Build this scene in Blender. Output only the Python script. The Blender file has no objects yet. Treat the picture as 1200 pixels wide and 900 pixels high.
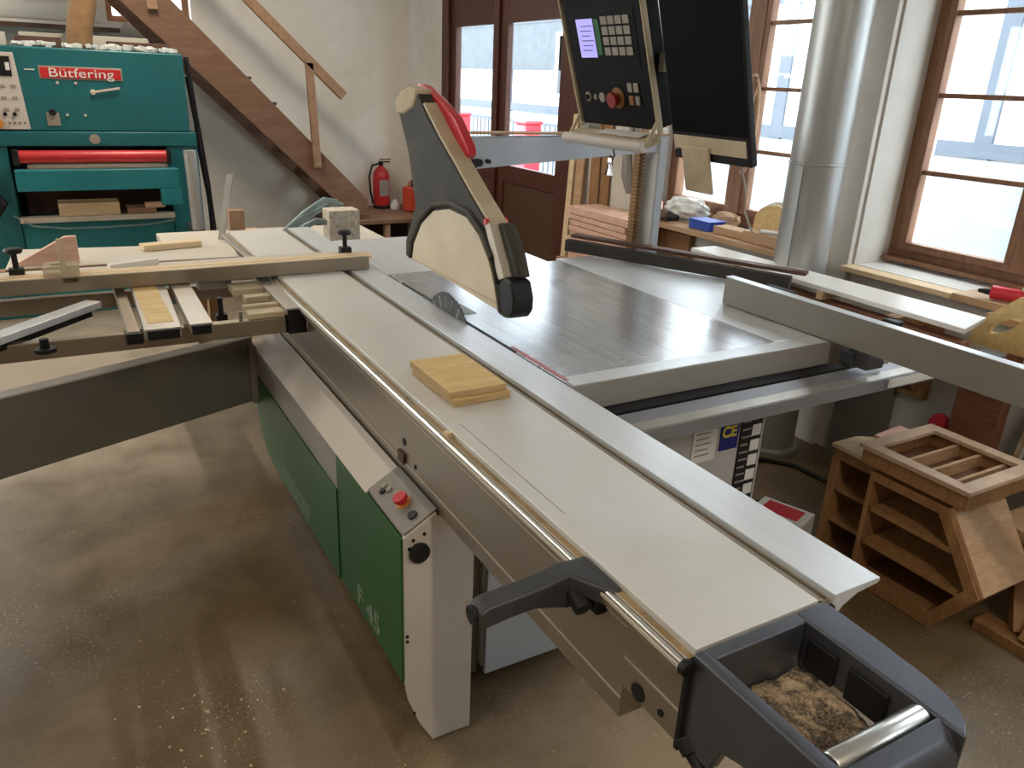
import bpy, bmesh, math, random
from mathutils import Matrix, Vector
random.seed(7)
SC = bpy.context.scene
COL = SC.collection
PI = math.pi

# ------------------------------------------------------------------ materials
def _new(name):
    m = bpy.data.materials.new(name); m.use_nodes = True
    nt = m.node_tree; b = nt.nodes['Principled BSDF']
    return m, nt, b

def _coord(nt, scale):
    tc = nt.nodes.new('ShaderNodeTexCoord'); mp = nt.nodes.new('ShaderNodeMapping')
    mp.inputs['Scale'].default_value = scale
    nt.links.new(tc.outputs['Object'], mp.inputs['Vector'])
    return mp.outputs['Vector']

def _noise(nt, vec, scale, detail=4, rough=.55, dist=0):
    n = nt.nodes.new('ShaderNodeTexNoise'); n.inputs['Scale'].default_value = scale
    n.inputs['Detail'].default_value = detail; n.inputs['Roughness'].default_value = rough
    n.inputs['Distortion'].default_value = dist
    nt.links.new(vec, n.inputs['Vector']); return n.outputs['Fac']

def _ramp(nt, fac, stops):
    r = nt.nodes.new('ShaderNodeValToRGB'); e = r.color_ramp.elements
    while len(e) < len(stops): e.new(.5)
    for i, (p, c) in enumerate(stops):
        e[i].position = p; e[i].color = (c[0], c[1], c[2], 1)
    nt.links.new(fac, r.inputs['Fac']); return r.outputs['Color']

def _mix(nt, fac, a, b, mode='MIX'):
    m = nt.nodes.new('ShaderNodeMix'); m.data_type = 'RGBA'; m.blend_type = mode
    if isinstance(fac, (int, float)): m.inputs[0].default_value = fac
    else: nt.links.new(fac, m.inputs[0])
    for i, v in ((6, a), (7, b)):
        if isinstance(v, (tuple, list)): m.inputs[i].default_value = (v[0], v[1], v[2], 1)
        else: nt.links.new(v, m.inputs[i])
    return m.outputs[2]

def _bump(nt, b, fac, strength, dist=.002):
    n = nt.nodes.new('ShaderNodeBump'); n.inputs['Strength'].default_value = strength
    n.inputs['Distance'].default_value = dist
    nt.links.new(fac, n.inputs['Height']); nt.links.new(n.outputs['Normal'], b.inputs['Normal'])

def paint(name, c, rough=.45, metal=0, var=.12, scale=6, bump=0, dust=None, stretch=(1, 1, 1), spec=.5):
    m, nt, b = _new(name)
    v = _coord(nt, stretch)
    f = _noise(nt, v, scale, 5)
    lo = tuple(x * (1 - var) for x in c); hi = tuple(min(1, x * (1 + var)) for x in c)
    col = _ramp(nt, f, [(.3, lo), (.7, hi)])
    if dust:
        f2 = _noise(nt, v, scale * .6, 6, .65, .4)
        msk = _ramp(nt, f2, [(.45, (0, 0, 0)), (.72, (dust[3],) * 3)])
        col = _mix(nt, msk, col, dust[:3])
    nt.links.new(col, b.inputs['Base Color'])
    b.inputs['Roughness'].default_value = rough; b.inputs['Metallic'].default_value = metal
    b.inputs['Specular IOR Level'].default_value = spec
    if bump: _bump(nt, b, f, bump)
    return m

def wood(name, c1, c2, grain=(1, 14, 14), scale=2.2, rough=.6):
    m, nt, b = _new(name)
    v = _coord(nt, grain)
    f = _noise(nt, v, scale, 6, .6, 1.2)
    f2 = _noise(nt, v, scale * 5, 3, .5)
    col = _ramp(nt, f, [(.3, c1), (.68, c2)])
    col = _mix(nt, .18, col, _ramp(nt, f2, [(.35, tuple(x * .6 for x in c1)), (.65, c2)]))
    nt.links.new(col, b.inputs['Base Color']); b.inputs['Roughness'].default_value = rough
    _bump(nt, b, f2, .15)
    return m

def flat(name, c, rough=.5, metal=0, emit=0):
    m, nt, b = _new(name)
    b.inputs['Base Color'].default_value = (*c, 1); b.inputs['Roughness'].default_value = rough
    b.inputs['Metallic'].default_value = metal
    if emit:
        b.inputs['Emission Color'].default_value = (*c, 1); b.inputs['Emission Strength'].default_value = emit
    return m

def floor_mat():
    m, nt, b = _new('dusty_concrete')
    v = _coord(nt, (1, 1, 1))
    f = _noise(nt, v, .9, 6, .6, .5); g = _noise(nt, v, 3.5, 8, .7, .3); h = _noise(nt, v, 120, 2, .5)
    col = _ramp(nt, f, [(.32, (.120, .071, .023)), (.50, (.150, .098, .042)), (.68, (.20, .150, .095))])
    col = _mix(nt, .45, col, _ramp(nt, g, [(.35, (.07, .046, .022)), (.7, (.24, .18, .11))]))
    sp = _ramp(nt, h, [(.62, (0, 0, 0)), (.70, (1, 1, 1))])
    patch = _ramp(nt, _noise(nt, v, 1.6, 3), [(.42, (0, 0, 0)), (.62, (.8, .8, .8))])
    sp = _mix(nt, 1.0, sp, patch, 'MULTIPLY')
    col = _mix(nt, sp, col, (.62, .50, .36))
    # sawdust near the saw end; at back left, pale floor with backlight painted in
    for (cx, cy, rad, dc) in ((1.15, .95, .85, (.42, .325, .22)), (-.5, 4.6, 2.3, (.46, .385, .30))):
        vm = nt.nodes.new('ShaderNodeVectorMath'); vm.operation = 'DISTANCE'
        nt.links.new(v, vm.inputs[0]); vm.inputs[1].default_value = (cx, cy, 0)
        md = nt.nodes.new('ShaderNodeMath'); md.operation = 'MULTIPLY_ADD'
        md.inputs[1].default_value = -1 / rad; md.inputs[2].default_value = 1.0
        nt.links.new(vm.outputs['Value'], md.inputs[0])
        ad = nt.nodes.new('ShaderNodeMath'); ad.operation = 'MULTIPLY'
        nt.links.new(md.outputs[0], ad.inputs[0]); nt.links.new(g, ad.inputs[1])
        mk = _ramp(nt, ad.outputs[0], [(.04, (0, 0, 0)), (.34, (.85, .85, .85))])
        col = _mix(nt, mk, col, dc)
    nt.links.new(col, b.inputs['Base Color'])
    nt.links.new(_ramp(nt, g, [(.3, (.30,) * 3), (.7, (.52,) * 3)]), b.inputs['Roughness'])
    _bump(nt, b, g, .10, .003)
    return m

def plaster_mat(name, c, stain):
    m, nt, b = _new(name)
    v = _coord(nt, (1, 1, 1))
    f = _noise(nt, v, .8, 6, .6, .6); g = _noise(nt, v, 9, 6, .6)
    col = _ramp(nt, f, [(.35, stain), (.62, c)])
    col = _mix(nt, .25, col, _ramp(nt, g, [(.3, tuple(x * .8 for x in c)), (.6, c)]))
    nt.links.new(col, b.inputs['Base Color']); b.inputs['Roughness'].default_value = .9
    _bump(nt, b, g, .3, .004)
    return m

def steel_mat():
    m, nt, b = _new('ground_cast_iron')
    v = _coord(nt, (22, 1.2, 1)); w = _coord(nt, (1, 1, 1))
    f = _noise(nt, v, 3, 5, .6, .3); g = _noise(nt, w, 2.2, 5, .6, .5)
    col = _ramp(nt, f, [(.3, (.42, .45, .49)), (.7, (.68, .71, .74))])
    col = _mix(nt, _ramp(nt, g, [(.5, (0, 0, 0)), (.75, (.5, .5, .5))]), col, (.50, .46, .40))
    nt.links.new(col, b.inputs['Base Color']); b.inputs['Metallic'].default_value = .68
    nt.links.new(_ramp(nt, g, [(.35, (.14,) * 3), (.7, (.30,) * 3)]), b.inputs['Roughness'])
    _bump(nt, b, f, .03, .0006)
    return m

def glass_mat():
    m = bpy.data.materials.new('window_glass'); m.use_nodes = True; nt = m.node_tree
    nt.nodes.remove(nt.nodes['Principled BSDF'])
    t = nt.nodes.new('ShaderNodeBsdfTransparent'); t.inputs[0].default_value = (.93, .97, .98, 1)
    g = nt.nodes.new('ShaderNodeBsdfGlossy'); g.inputs['Roughness'].default_value = .03
    lw_ = nt.nodes.new('ShaderNodeLayerWeight'); lw_.inputs[0].default_value = .5
    pw = nt.nodes.new('ShaderNodeMath'); pw.operation = 'POWER'; pw.inputs[1].default_value = 5
    nt.links.new(lw_.outputs['Facing'], pw.inputs[0])
    fr = nt.nodes.new('ShaderNodeMath'); fr.operation = 'MULTIPLY_ADD'; fr.inputs[1].default_value = .6; fr.inputs[2].default_value = .04
    nt.links.new(pw.outputs[0], fr.inputs[0])
    mx = nt.nodes.new('ShaderNodeMixShader')
    nt.links.new(fr.outputs[0], mx.inputs[0]); nt.links.new(t.outputs[0], mx.inputs[1]); nt.links.new(g.outputs[0], mx.inputs[2])
    nt.links.new(mx.outputs[0], nt.nodes['Material Output'].inputs[0])
    return m

def acrylic_mat():
    m = bpy.data.materials.new('clear_acrylic'); m.use_nodes = True; nt = m.node_tree
    nt.nodes.remove(nt.nodes['Principled BSDF'])
    t = nt.nodes.new('ShaderNodeBsdfTransparent'); t.inputs[0].default_value = (.9, .88, .82, 1)
    g = nt.nodes.new('ShaderNodeBsdfPrincipled'); g.inputs['Base Color'].default_value = (.75, .66, .5, 1)
    g.inputs['Roughness'].default_value = .2
    mx = nt.nodes.new('ShaderNodeMixShader'); mx.inputs[0].default_value = .45
    nt.links.new(t.outputs[0], mx.inputs[1]); nt.links.new(g.outputs[0], mx.inputs[2])
    nt.links.new(mx.outputs[0], nt.nodes['Material Output'].inputs[0])
    return m

M = {}
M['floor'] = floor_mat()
M['plaster'] = plaster_mat('lime_plaster', (.87, .84, .78), (.76, .69, .59))
M['plaster_w'] = plaster_mat('white_wall_paint', (.72, .71, .68), (.58, .55, .50))
M['ceiling'] = plaster_mat('ceiling_board', (.74, .72, .67), (.62, .59, .53))
M['plaster_d'] = plaster_mat('bounce_damping_plaster', (.36, .31, .25), (.24, .20, .16))  # dark brown on unseen walls, put in to lower the room's bounce light
M['steel'] = steel_mat()
M['glass'] = glass_mat()
M['acrylic'] = acrylic_mat()
M['alu'] = paint('anodised_aluminium', (.44, .42, .39), .38, .6, .08, 5, stretch=(4, .6, 4), dust=(.42, .36, .26, .5))
M['alu_side'] = paint('aluminium_profile', (.33, .28, .22), .36, .75, .06, 4, stretch=(1, .4, 3))
M['alu_top'] = paint('matt_aluminium_plate', (.71, .70, .67), .40, .3, .05, 3, dust=(.60, .56, .47, .45))
M['alu_edge'] = paint('bright_aluminium_plate', (.74, .77, .80), .32, .4, .05, 5, stretch=(6, .6, 1))
M['chrome'] = flat('chromed_steel', (.74, .72, .68), .28, 1)
M['grey'] = paint('light_grey_enamel', (.50, .49, .47), .4, 0, .06, 3)
M['grey_mid'] = paint('mid_grey_enamel', (.33, .32, .30), .4, .1, .08, 3)
M['grey_dark'] = paint('dark_grey_enamel', (.21, .195, .17), .42, .2, .12, 3, dust=(.26, .22, .17, .5))
M['grey_blue'] = paint('blue_grey_enamel', (.50, .55, .62), .35, 0, .05, 3)
M['beige'] = paint('warm_grey_enamel', (.57, .525, .475), .5, 0, .04, 2)
M['green'] = paint('green_enamel', (.012, .095, .014), .4, 0, .15, 2, dust=(.05, .085, .025, .3))
M['green_letter'] = flat('faded_pale_letters', (.16, .22, .15), .7)
M['teal'] = paint('teal_enamel', (.008, .13, .148), .38, .05, .12, 2, dust=(.03, .12, .12, .3))
M['teal_l'] = paint('teal_enamel_table', (.010, .18, .21), .4, 0, .1, 3)
M['red'] = paint('red_paint', (.52, .02, .025), .35, 0, .1, 4)
M['red_b'] = flat('red_plastic', (.62, .03, .05), .3)
M['orange'] = paint('orange_red_plastic', (.62, .07, .03), .45)
M['black'] = paint('black_plastic', (.010, .010, .011), .5, 0, .2, 6, spec=.3)
M['black_s'] = paint('worn_black_casting', (.12, .128, .15), .38, .75, .15, 5, dust=(.22, .21, .21, .4))
M['screen'] = flat('switched_off_screen', (.0015, .0015, .002), .75); M['screen'].node_tree.nodes['Principled BSDF'].inputs['Specular IOR Level'].default_value = .12
M['lcd'] = flat('lit_display', (.36, .33, .80), .4, 0, .4)
M['lcd_ink'] = flat('display_writing', (.16, .14, .45), .5)
M['hood'] = paint('dusty_hood_casting', (.040, .036, .028), .65, 0, .2, 7, dust=(.105, .088, .062, .5), spec=.3)
M['hood_l'] = paint('dust_covered_hood_top', (.52, .43, .29), .8, 0, .15, 12, dust=(.62, .55, .42, .6))
M['cream'] = paint('dusty_clear_shield', (.66, .56, .40), .5, 0, .10, 5, dust=(.72, .66, .54, .7))
M['strip_w'] = paint('pale_aluminium_strip', (.60, .54, .46), .5, .2, .1, 8)
M['door_brown'] = wood('dark_brown_door_wood', (.055, .014, .007), (.10, .03, .015), (14, 14, 1), 2, .5)
M['door_panel'] = wood('brown_door_panel_wood', (.065, .030, .016), (.10, .05, .028), (14, 14, 1), 1.6, .5)
M['win_wood'] = wood('stained_window_wood', (.16, .068, .030), (.30, .145, .072), (10, 10, 1), 2.2, .5)
M['stair'] = wood('brown_stair_board', (.17, .085, .048), (.255, .14, .085), (1, 6, 6), 2.0, .6)
M['rail_wood'] = wood('light_brown_rail_wood', (.29, .16, .09), (.44, .265, .16), (4, 4, 4), 3, .6)
M['pine'] = wood('pine', (.66, .47, .26), (.83, .66, .43), (1.5, 12, 12), 2)
M['pine_y'] = wood('pine_lengthwise', (.66, .47, .26), (.83, .66, .43), (12, 1.5, 12), 2)
M['beech'] = wood('steamed_beech', (.66, .38, .27), (.82, .55, .42), (1.5, 12, 12), 2)
M['oak'] = wood('brown_oak', (.235, .112, .038), (.37, .195, .08), (12, 12, 1.5), 2)
M['oak_l'] = wood('light_oak', (.42, .245, .125), (.58, .38, .22), (3, 1.5, 12), 2)
M['oak_d'] = wood('shaded_oak_inside', (.10, .042, .016), (.17, .075, .032), (3, 1.5, 12), 2)  # oak darkened for the insides, their shade put into the colour
M['ply'] = wood('birch_plywood', (.60, .40, .15), (.80, .60, .28), (1.5, 5, 5), 3)
M['ply_edge'] = wood('plywood_edge', (.30, .18, .075), (.62, .43, .20), (2, 2, 90), 3)
M['white_board'] = paint('white_melamine', (.80, .77, .72), .35, 0, .04, 4)
M['mdf_red'] = wood('red_brown_board', (.17, .065, .035), (.32, .14, .08), (12, 1, 12), 2)
M['grey_board'] = paint('grey_faced_board', (.60, .55, .47), .6, 0, .06, 4)
M['zinc'] = paint('galvanised_sheet', (.50, .51, .50), .40, .6, .14, 2.2, stretch=(1.4, 1.4, .5), dust=(.30, .27, .22, .55))
M['sawdust'] = paint('sawdust', (.50, .33, .17), .95, 0, .5, 40, bump=.6)
M['hose_brown'] = paint('brown_fabric_hose', (.27, .15, .065), .8, 0, .2, 14)
M['rubber'] = flat('black_rubber', (.012, .012, .012), .6)
M['steel_teal'] = paint('grey_green_hose', (.20, .27, .28), .5, 0, .2, 12)
M['paper'] = flat('white_label_paper', (.75, .74, .70), .6)
M['ce_blue'] = flat('blue_label', (.012, .022, .20), .5)
M['ce_yellow'] = flat('yellow_print', (.75, .62, .05), .5)
M['ink'] = flat('black_print', (.012, .012, .014), .5)
M['key'] = flat('grey_button', (.30, .265, .22), .5)
M['amber'] = flat('amber_button', (.55, .22, .04), .5)
M['green_b'] = flat('green_button_strip', (.01, .13, .03), .5)
M['poly'] = paint('white_speckled_block', (.62, .55, .46), .9, 0, .3, 60)
M['blue'] = paint('blue_plastic', (.03, .08, .48), .4)
M['bag'] = paint('crumpled_plastic_bag', (.70, .72, .70), .3, 0, .15, 20)
M['rope'] = paint('hemp_rope', (.46, .30, .19), .85, 0, .2, 40)
M['facade'] = paint('white_render', (.66, .68, .70), .9, 0, .03, 1)
M['facade_blue'] = paint('pale_blue_plinth', (.24, .27, .295), .9, 0, .05, 1)
M['timber'] = paint('blue_grey_timber', (.085, .105, .135), .8, 0, .08, 2)
M['slate'] = paint('slate_hanging', (.07, .085, .10), .8, 0, .2, 5)
M['pave'] = paint('pale_paving', (.35, .36, .36), .9, 0, .06, 2)
M['brick_panel'] = paint('grey_brown_backboard', (.30, .26, .22), .7, 0, .1, 4)
M['tube'] = flat('lit_fluorescent_tube', (1, .93, .82), .5, 0, 14)
M['line_red'] = paint('red_inlay_strip', (.52, .20, .23), .5, .1, .15, 8)
M['groove'] = paint('sawdust_filled_groove', (.30, .215, .11), .85, 0, .3, 30)
M['rail'] = paint('grey_anodised_rail', (.27, .275, .29), .4, .35, .08, 4, stretch=(.5, 3, 3))
M['slot'] = paint('dusty_slot_metal', (.31, .265, .20), .6, .2, .1, 5)
M['fence'] = paint('taupe_anodised_fence', (.235, .22, .185), .45, .2, .05, 3)
M['blade'] = paint('tarnished_blade_steel', (.045, .04, .035), .5, .1, .2, 8)
M['handle_black'] = paint('worn_black_handle', (.045, .046, .05), .42, .3, .2, 6, dust=(.16, .15, .14, .4))
M['console'] = paint('matt_black_console', (.006, .006, .0065), .6, 0, .2, 6, spec=.15)
M['amber_d'] = flat('shaded_amber_plastic', (.28, .12, .035), .6)  # amber dimmed by the console's shade, painted into the colour
M['red_d'] = flat('shaded_red_plastic', (.30, .018, .016), .5)  # red stop button with the same console shade in its colour
M['bar'] = paint('dark_bar_steel', (.035, .032, .028), .65, 0, .2, 8, dust=(.10, .085, .065, .4), spec=.3)
M['drawer_top'] = wood('pale_drawer_wood', (.52, .34, .22), (.70, .52, .37), (3, 3, 12), 2)
M['rust'] = paint('rusty_brown_steel', (.11, .06, .042), .6, .3, .2, 8)

# ------------------------------------------------------------------ objects
WM = {}
def _root_mat(parent):
    return WM.get(parent.name, Matrix()) if parent else Matrix()

class MB:
    def __init__(s): s.b = bmesh.new()
    def _add(s, verts, faces):
        vs = [s.b.verts.new(v) for v in verts]
        for f in faces:
            try: s.b.faces.new([vs[i] for i in f])
            except ValueError: pass
        return s
    def box(s, x0, x1, y0, y1, z0, z1):
        v = [(x, y, z) for x in (x0, x1) for y in (y0, y1) for z in (z0, z1)]
        return s._add(v, [(0, 1, 3, 2), (4, 6, 7, 5), (0, 4, 5, 1), (2, 3, 7, 6), (0, 2, 6, 4), (1, 5, 7, 3)])
    def obox(s, c, size, rz=0, rx=0, ry=0):
        mt = Matrix.Translation(c) @ Matrix.Rotation(rz, 4, 'Z') @ Matrix.Rotation(ry, 4, 'Y') @ Matrix.Rotation(rx, 4, 'X')
        a, b_, d = (q / 2 for q in size)
        v = [mt @ Vector((x, y, z)) for x in (-a, a) for y in (-b_, b_) for z in (-d, d)]
        return s._add(v, [(0, 1, 3, 2), (4, 6, 7, 5), (0, 4, 5, 1), (2, 3, 7, 6), (0, 2, 6, 4), (1, 5, 7, 3)])
    def beam(s, p, q, w, h):
        p, q = Vector(p), Vector(q); d = (q - p).normalized()
        up = Vector((0, 0, 1)) if abs(d.z) < .95 else Vector((1, 0, 0))
        sd = d.cross(up).normalized(); u = sd.cross(d).normalized()
        v = []
        for o in (p, q):
            for a, c in ((-1, -1), (1, -1), (1, 1), (-1, 1)): v.append(o + sd * a * w / 2 + u * c * h / 2)
        return s._add(v, [(0, 1, 2, 3), (7, 6, 5, 4), (0, 4, 5, 1), (1, 5, 6, 2), (2, 6, 7, 3), (3, 7, 4, 0)])
    def cyl(s, p, q, r, r2=None, n=20):
        p, q = Vector(p), Vector(q); d = (q - p).normalized(); r2 = r if r2 is None else r2
        up = Vector((0, 0, 1)) if abs(d.z) < .9 else Vector((1, 0, 0))
        a = d.cross(up).normalized(); b_ = d.cross(a)
        v = [o + (a * math.cos(2 * PI * i / n) + b_ * math.sin(2 * PI * i / n)) * rr for o, rr in ((p, r), (q, r2)) for i in range(n)]
        f = [(i, (i + 1) % n, n + (i + 1) % n, n + i) for i in range(n)] + [tuple(range(n))[::-1], tuple(range(n, 2 * n))]
        return s._add(v, f)
    def tube(s, pts, r, n=10, rad=None):
        pts = [Vector(p) for p in pts]; rings = []
        for i, p in enumerate(pts):
            d = (pts[min(i + 1, len(pts) - 1)] - pts[max(i - 1, 0)]).normalized()
            up = Vector((0, 0, 1)) if abs(d.z) < .9 else Vector((0, 1, 0))
            a = d.cross(up).normalized(); b_ = d.cross(a); rr = rad[i] if rad else r
            rings.append([s.b.verts.new(p + (a * math.cos(2 * PI * k / n) + b_ * math.sin(2 * PI * k / n)) * rr) for k in range(n)])
        for i in range(len(rings) - 1):
            for k in range(n):
                s.b.faces.new((rings[i][k], rings[i][(k + 1) % n], rings[i + 1][(k + 1) % n], rings[i + 1][k]))
        s.b.faces.new(rings[0][::-1]); s.b.faces.new(rings[-1])
        return s
    def prism(s, poly, axis, a0, a1):
        """polygon in the two other axes, extruded along axis"""
        def P(u, w, a):
            return {'x': (a, u, w), 'y': (u, a, w), 'z': (u, w, a)}[axis]
        n = len(poly)
        v = [P(u, w, a) for a in (a0, a1) for u, w in poly]
        return s._add(v, [(i, (i + 1) % n, n + (i + 1) % n, n + i) for i in range(n)] + [tuple(range(n))[::-1], tuple(range(n, 2 * n))])
    def frame(s, axis, u0, u1, w0, w1, a0, a1, t):
        for (p, q, r_, k) in ((u0, u1, w0, w0 + t), (u0, u1, w1 - t, w1), (u0, u0 + t, w0 + t, w1 - t), (u1 - t, u1, w0 + t, w1 - t)):
            s.prism([(p, r_), (q, r_), (q, k), (p, k)], axis, a0, a1)
        return s
    def lathe(s, c, prof, n=24, axis='z'):
        rings = []
        for r, h in prof:
            ring = []
            for i in range(n):
                a = 2 * PI * i / n; u, w = r * math.cos(a), r * math.sin(a)
                o = {'z': (u, w, h), 'x': (h, u, w), 'y': (u, h, w)}[axis]
                ring.append(s.b.verts.new((c[0] + o[0], c[1] + o[1], c[2] + o[2])))
            rings.append(ring)
        for i in range(len(rings) - 1):
            for k in range(n):
                s.b.faces.new((rings[i][k], rings[i][(k + 1) % n], rings[i + 1][(k + 1) % n], rings[i + 1][k]))
        s.b.faces.new(rings[0][::-1]); s.b.faces.new(rings[-1])
        return s
    def build(s, name, mat, parent=None, bevel=0, smooth=False, seg=2, local=False):
        if parent and not local:
            s.b.transform(_root_mat(parent).inverted())
        bmesh.ops.recalc_face_normals(s.b, faces=s.b.faces)
        me = bpy.data.meshes.new(name); s.b.to_mesh(me); s.b.free()
        me.materials.append(M[mat] if isinstance(mat, str) else mat)
        o = bpy.data.objects.new(name, me); COL.objects.link(o)
        if smooth:
            for p in me.polygons: p.use_smooth = True
        if bevel:
            md = o.modifiers.new('bevel', 'BEVEL'); md.width = bevel; md.segments = seg
            md.limit_method = 'ANGLE'; md.angle_limit = .6
            if not smooth:
                for p in me.polygons: p.use_smooth = True
                es = o.modifiers.new('wn', 'WEIGHTED_NORMAL')
        elif smooth:
            me.set_sharp_from_angle(angle=.7)
        if parent:
            o.parent = parent
            WM[o.name] = _root_mat(parent).copy()
        return o

def thing(name, label, cat, loc=(0, 0, 0), rz=0, group=None):
    o = bpy.data.objects.new(name, None); COL.objects.link(o)
    o.location = loc; o.rotation_euler = (0, 0, rz); o['label'] = label; o['category'] = cat
    o.empty_display_size = .1
    if group: o['group'] = group
    WM[o.name] = Matrix.Translation(loc) @ Matrix.Rotation(rz, 4, 'Z')
    return o

def tag(o, label, cat, group=None, kind=None):
    o['label'] = label; o['category'] = cat
    if group: o['group'] = group
    if kind: o['kind'] = kind
    return o

def struct(o):
    o['kind'] = 'structure'; return o

def dup(root, loc=None, rz=None, label=None, group=None):
    r = root.copy(); COL.objects.link(r)
    if loc is not None: r.location = loc
    if rz is not None: r.rotation_euler = (0, 0, rz)
    if label: r['label'] = label
    if group: r['group'] = group
    def rec(a, b):
        for ch in list(a.children):
            c = ch.copy(); COL.objects.link(c); c.parent = b
            rec(ch, c)
    rec(root, r)
    return r

def text(name, body, size, mat, parent, loc, rot, ext=.0006, bold=False, sx=1):
    cu = bpy.data.curves.new(name, 'FONT'); cu.body = body; cu.size = size; cu.extrude = ext
    if bold: cu.offset = size * .03
    cu.align_x = 'CENTER'; cu.align_y = 'CENTER'
    tmp = bpy.data.objects.new(name + '_tmp', cu); COL.objects.link(tmp)
    dg = bpy.context.evaluated_depsgraph_get()
    me = bpy.data.meshes.new_from_object(tmp.evaluated_get(dg))
    bpy.data.objects.remove(tmp)
    me.materials.clear(); me.materials.append(M[mat])
    from mathutils import Euler
    mt = Matrix.Translation(loc) @ Euler(rot).to_matrix().to_4x4() @ Matrix.Scale(sx, 4, (1, 0, 0))
    me.transform(_root_mat(parent).inverted() @ mt)
    o = bpy.data.objects.new(name, me); COL.objects.link(o); o.parent = parent
    return o

# ------------------------------------------------------------------ camera
CAM_Z = 1.6
cd = bpy.data.cameras.new('camera'); cam = bpy.data.objects.new('camera', cd); COL.objects.link(cam)
cd.sensor_width = 36; cd.lens = 915 / 1200 * 36; cd.clip_start = .02
vy = Vector((45 - 600, 450 - 72, -915)).normalized()
vx = Vector((2300 - 600, 450 - 170, -915)).normalized()
vx = (vx - vy * vx.dot(vy)).normalized(); vz = vx.cross(vy)
cam.matrix_world = Matrix.Translation((0, 0, CAM_Z)) @ Matrix((vx, vy, vz)).to_4x4()
SC.camera = cam

# ------------------------------------------------------------------ room shell
XW, XF, YB, ZC = 3.07, 3.32, 7.48, 3.15      # wall face, window plane, back wall, ceiling
XL, YN = -4.6, -3.2
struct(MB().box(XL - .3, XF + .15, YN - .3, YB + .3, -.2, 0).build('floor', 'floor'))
struct(MB().box(XL - .3, XF + .15, YN - .3, YB + .3, ZC, ZC + .2).build('ceiling', 'ceiling'))

def wall_with_holes(name, axis, a0, a1, u0, u1, holes, mat):
    """wall slab between a0..a1 along axis, running u0..u1, with (u0,u1,z0,z1) openings"""
    m = MB(); cuts = sorted(holes)
    def bx(p, q, z0, z1):
        if q - p < 1e-4 or z1 - z0 < 1e-4: return
        if axis == 'x': m.box(a0, a1, p, q, z0, z1)
        else: m.box(p, q, a0, a1, z0, z1)
    cur = u0
    for (p, q, z0, z1) in cuts:
        bx(cur, p, 0, ZC); bx(p, q, 0, z0); bx(p, q, z1, ZC); cur = q
    bx(cur, u1, 0, ZC)
    return struct(m.build(name, mat))

wins = [(1.06, 2.26, .90, 2.78), (2.66, 3.84, .90, 2.78), (-.60, .60, .90, 2.78), (-2.3, -1.1, .90, 2.78)]
DOOR = (4.55, 6.72, 0.0, 2.86)
wall_with_holes('wall_right', 'x', XW, XW + .13, YN, YB, wins + [DOOR], 'plaster_w')
wall_with_holes('wall_right_outer', 'x', XW + .13, XF + .15, YN, YB, wins + [(4.45, 7.44, 0, 2.95)], 'plaster_w')
back_hole = (.52, 1.15, 1.92, 2.75)
bw = [(-4.4, -2.9, .15, 2.95), (-2.8, -1.3, .15, 2.95)]
wall_with_holes('wall_back', 'y', YB, YB + .3, XL, XF + .15, bw + [back_hole], 'plaster')
lw = [(5.8, 7.2, .9, 2.6)]
wall_with_holes('wall_left', 'x', XL - .3, XL, YN, YB, lw, 'plaster_d')
fw = []
wall_with_holes('wall_front', 'y', YN - .3, YN, XL, XF + .15, fw, 'plaster_d')

def casement_window(idx, y0, y1, z0, z1, x=XF, handles=True, leaves=2):
    """wooden casement window in the right wall; muntins every 0.315 m"""
    fr = struct(MB().frame('x', y0, y1, z0, z1, x - .03, x + .05, .055).build('window_%d' % idx, 'win_wood', bevel=.004))
    mid = (y0 + y1) / 2
    MB().box(x - .05, x + .03, mid - .045, mid + .045, z0 + .05, z1 - .05).build('mullion', 'win_wood', fr, .006)
    for k, (a, b_) in enumerate(((y0 + .05, mid - .04), (mid + .04, y1 - .05))):
        MB().frame('x', a, b_, z0 + .05, z1 - .05, x - .045, x + .005, .035).build('sash', 'win_wood', fr, .004)
        g = MB()
        for zz in (1.305, 1.62, 1.935, 2.25, 2.52):
            if zz < z1 - .1: g.box(x - .035, x - .005, a + .03, b_ - .03, zz - .010, zz + .010)
        g.build('glazing_bar', 'strip_w' if False else 'win_wood', fr, .003)
        MB().box(x - .022, x - .018, a + .03, b_ - .03, z0 + .08, z1 - .08).build('pane', 'glass', fr)
    MB().box(x - .08, x - .03, y0 + .01, y1 - .01, z0, z0 + .018).build('sill_strip', 'win_wood', fr, .003)
    return fr
w1 = casement_window(1, 1.06, 2.26, .915, 2.78)
w2 = casement_window(2, 2.66, 3.84, .915, 2.78)
w5 = casement_window(3, -.60, .60, .915, 2.78)
w6 = casement_window(4, -2.3, -1.1, .915, 2.78)

def plain_window(idx, axis, a, u0, u1, z0, z1):
    fr = struct(MB().frame(axis, u0, u1, z0, z1, a - .03, a + .03, .05).build('window_%d' % idx, 'win_wood'))
    mid = (u0 + u1) / 2
    MB().prism([(mid - .03, z0), (mid + .03, z0), (mid + .03, z1), (mid - .03, z1)], axis, a - .02, a + .02).build('mullion', 'win_wood', fr)
    MB().prism([(u0 + .05, z0 + .05), (u1 - .05, z0 + .05), (u1 - .05, z1 - .05), (u0 + .05, z1 - .05)], axis, a - .003, a + .003).build('pane', 'glass', fr)
    return fr
n = 5
for q in bw + [back_hole]: plain_window(n, 'y', YB + .15, *q); n += 1
for q in lw: plain_window(n, 'x', XL - .15, *q); n += 1
for q in fw: plain_window(n, 'y', YN - .15, *q); n += 1

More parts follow.
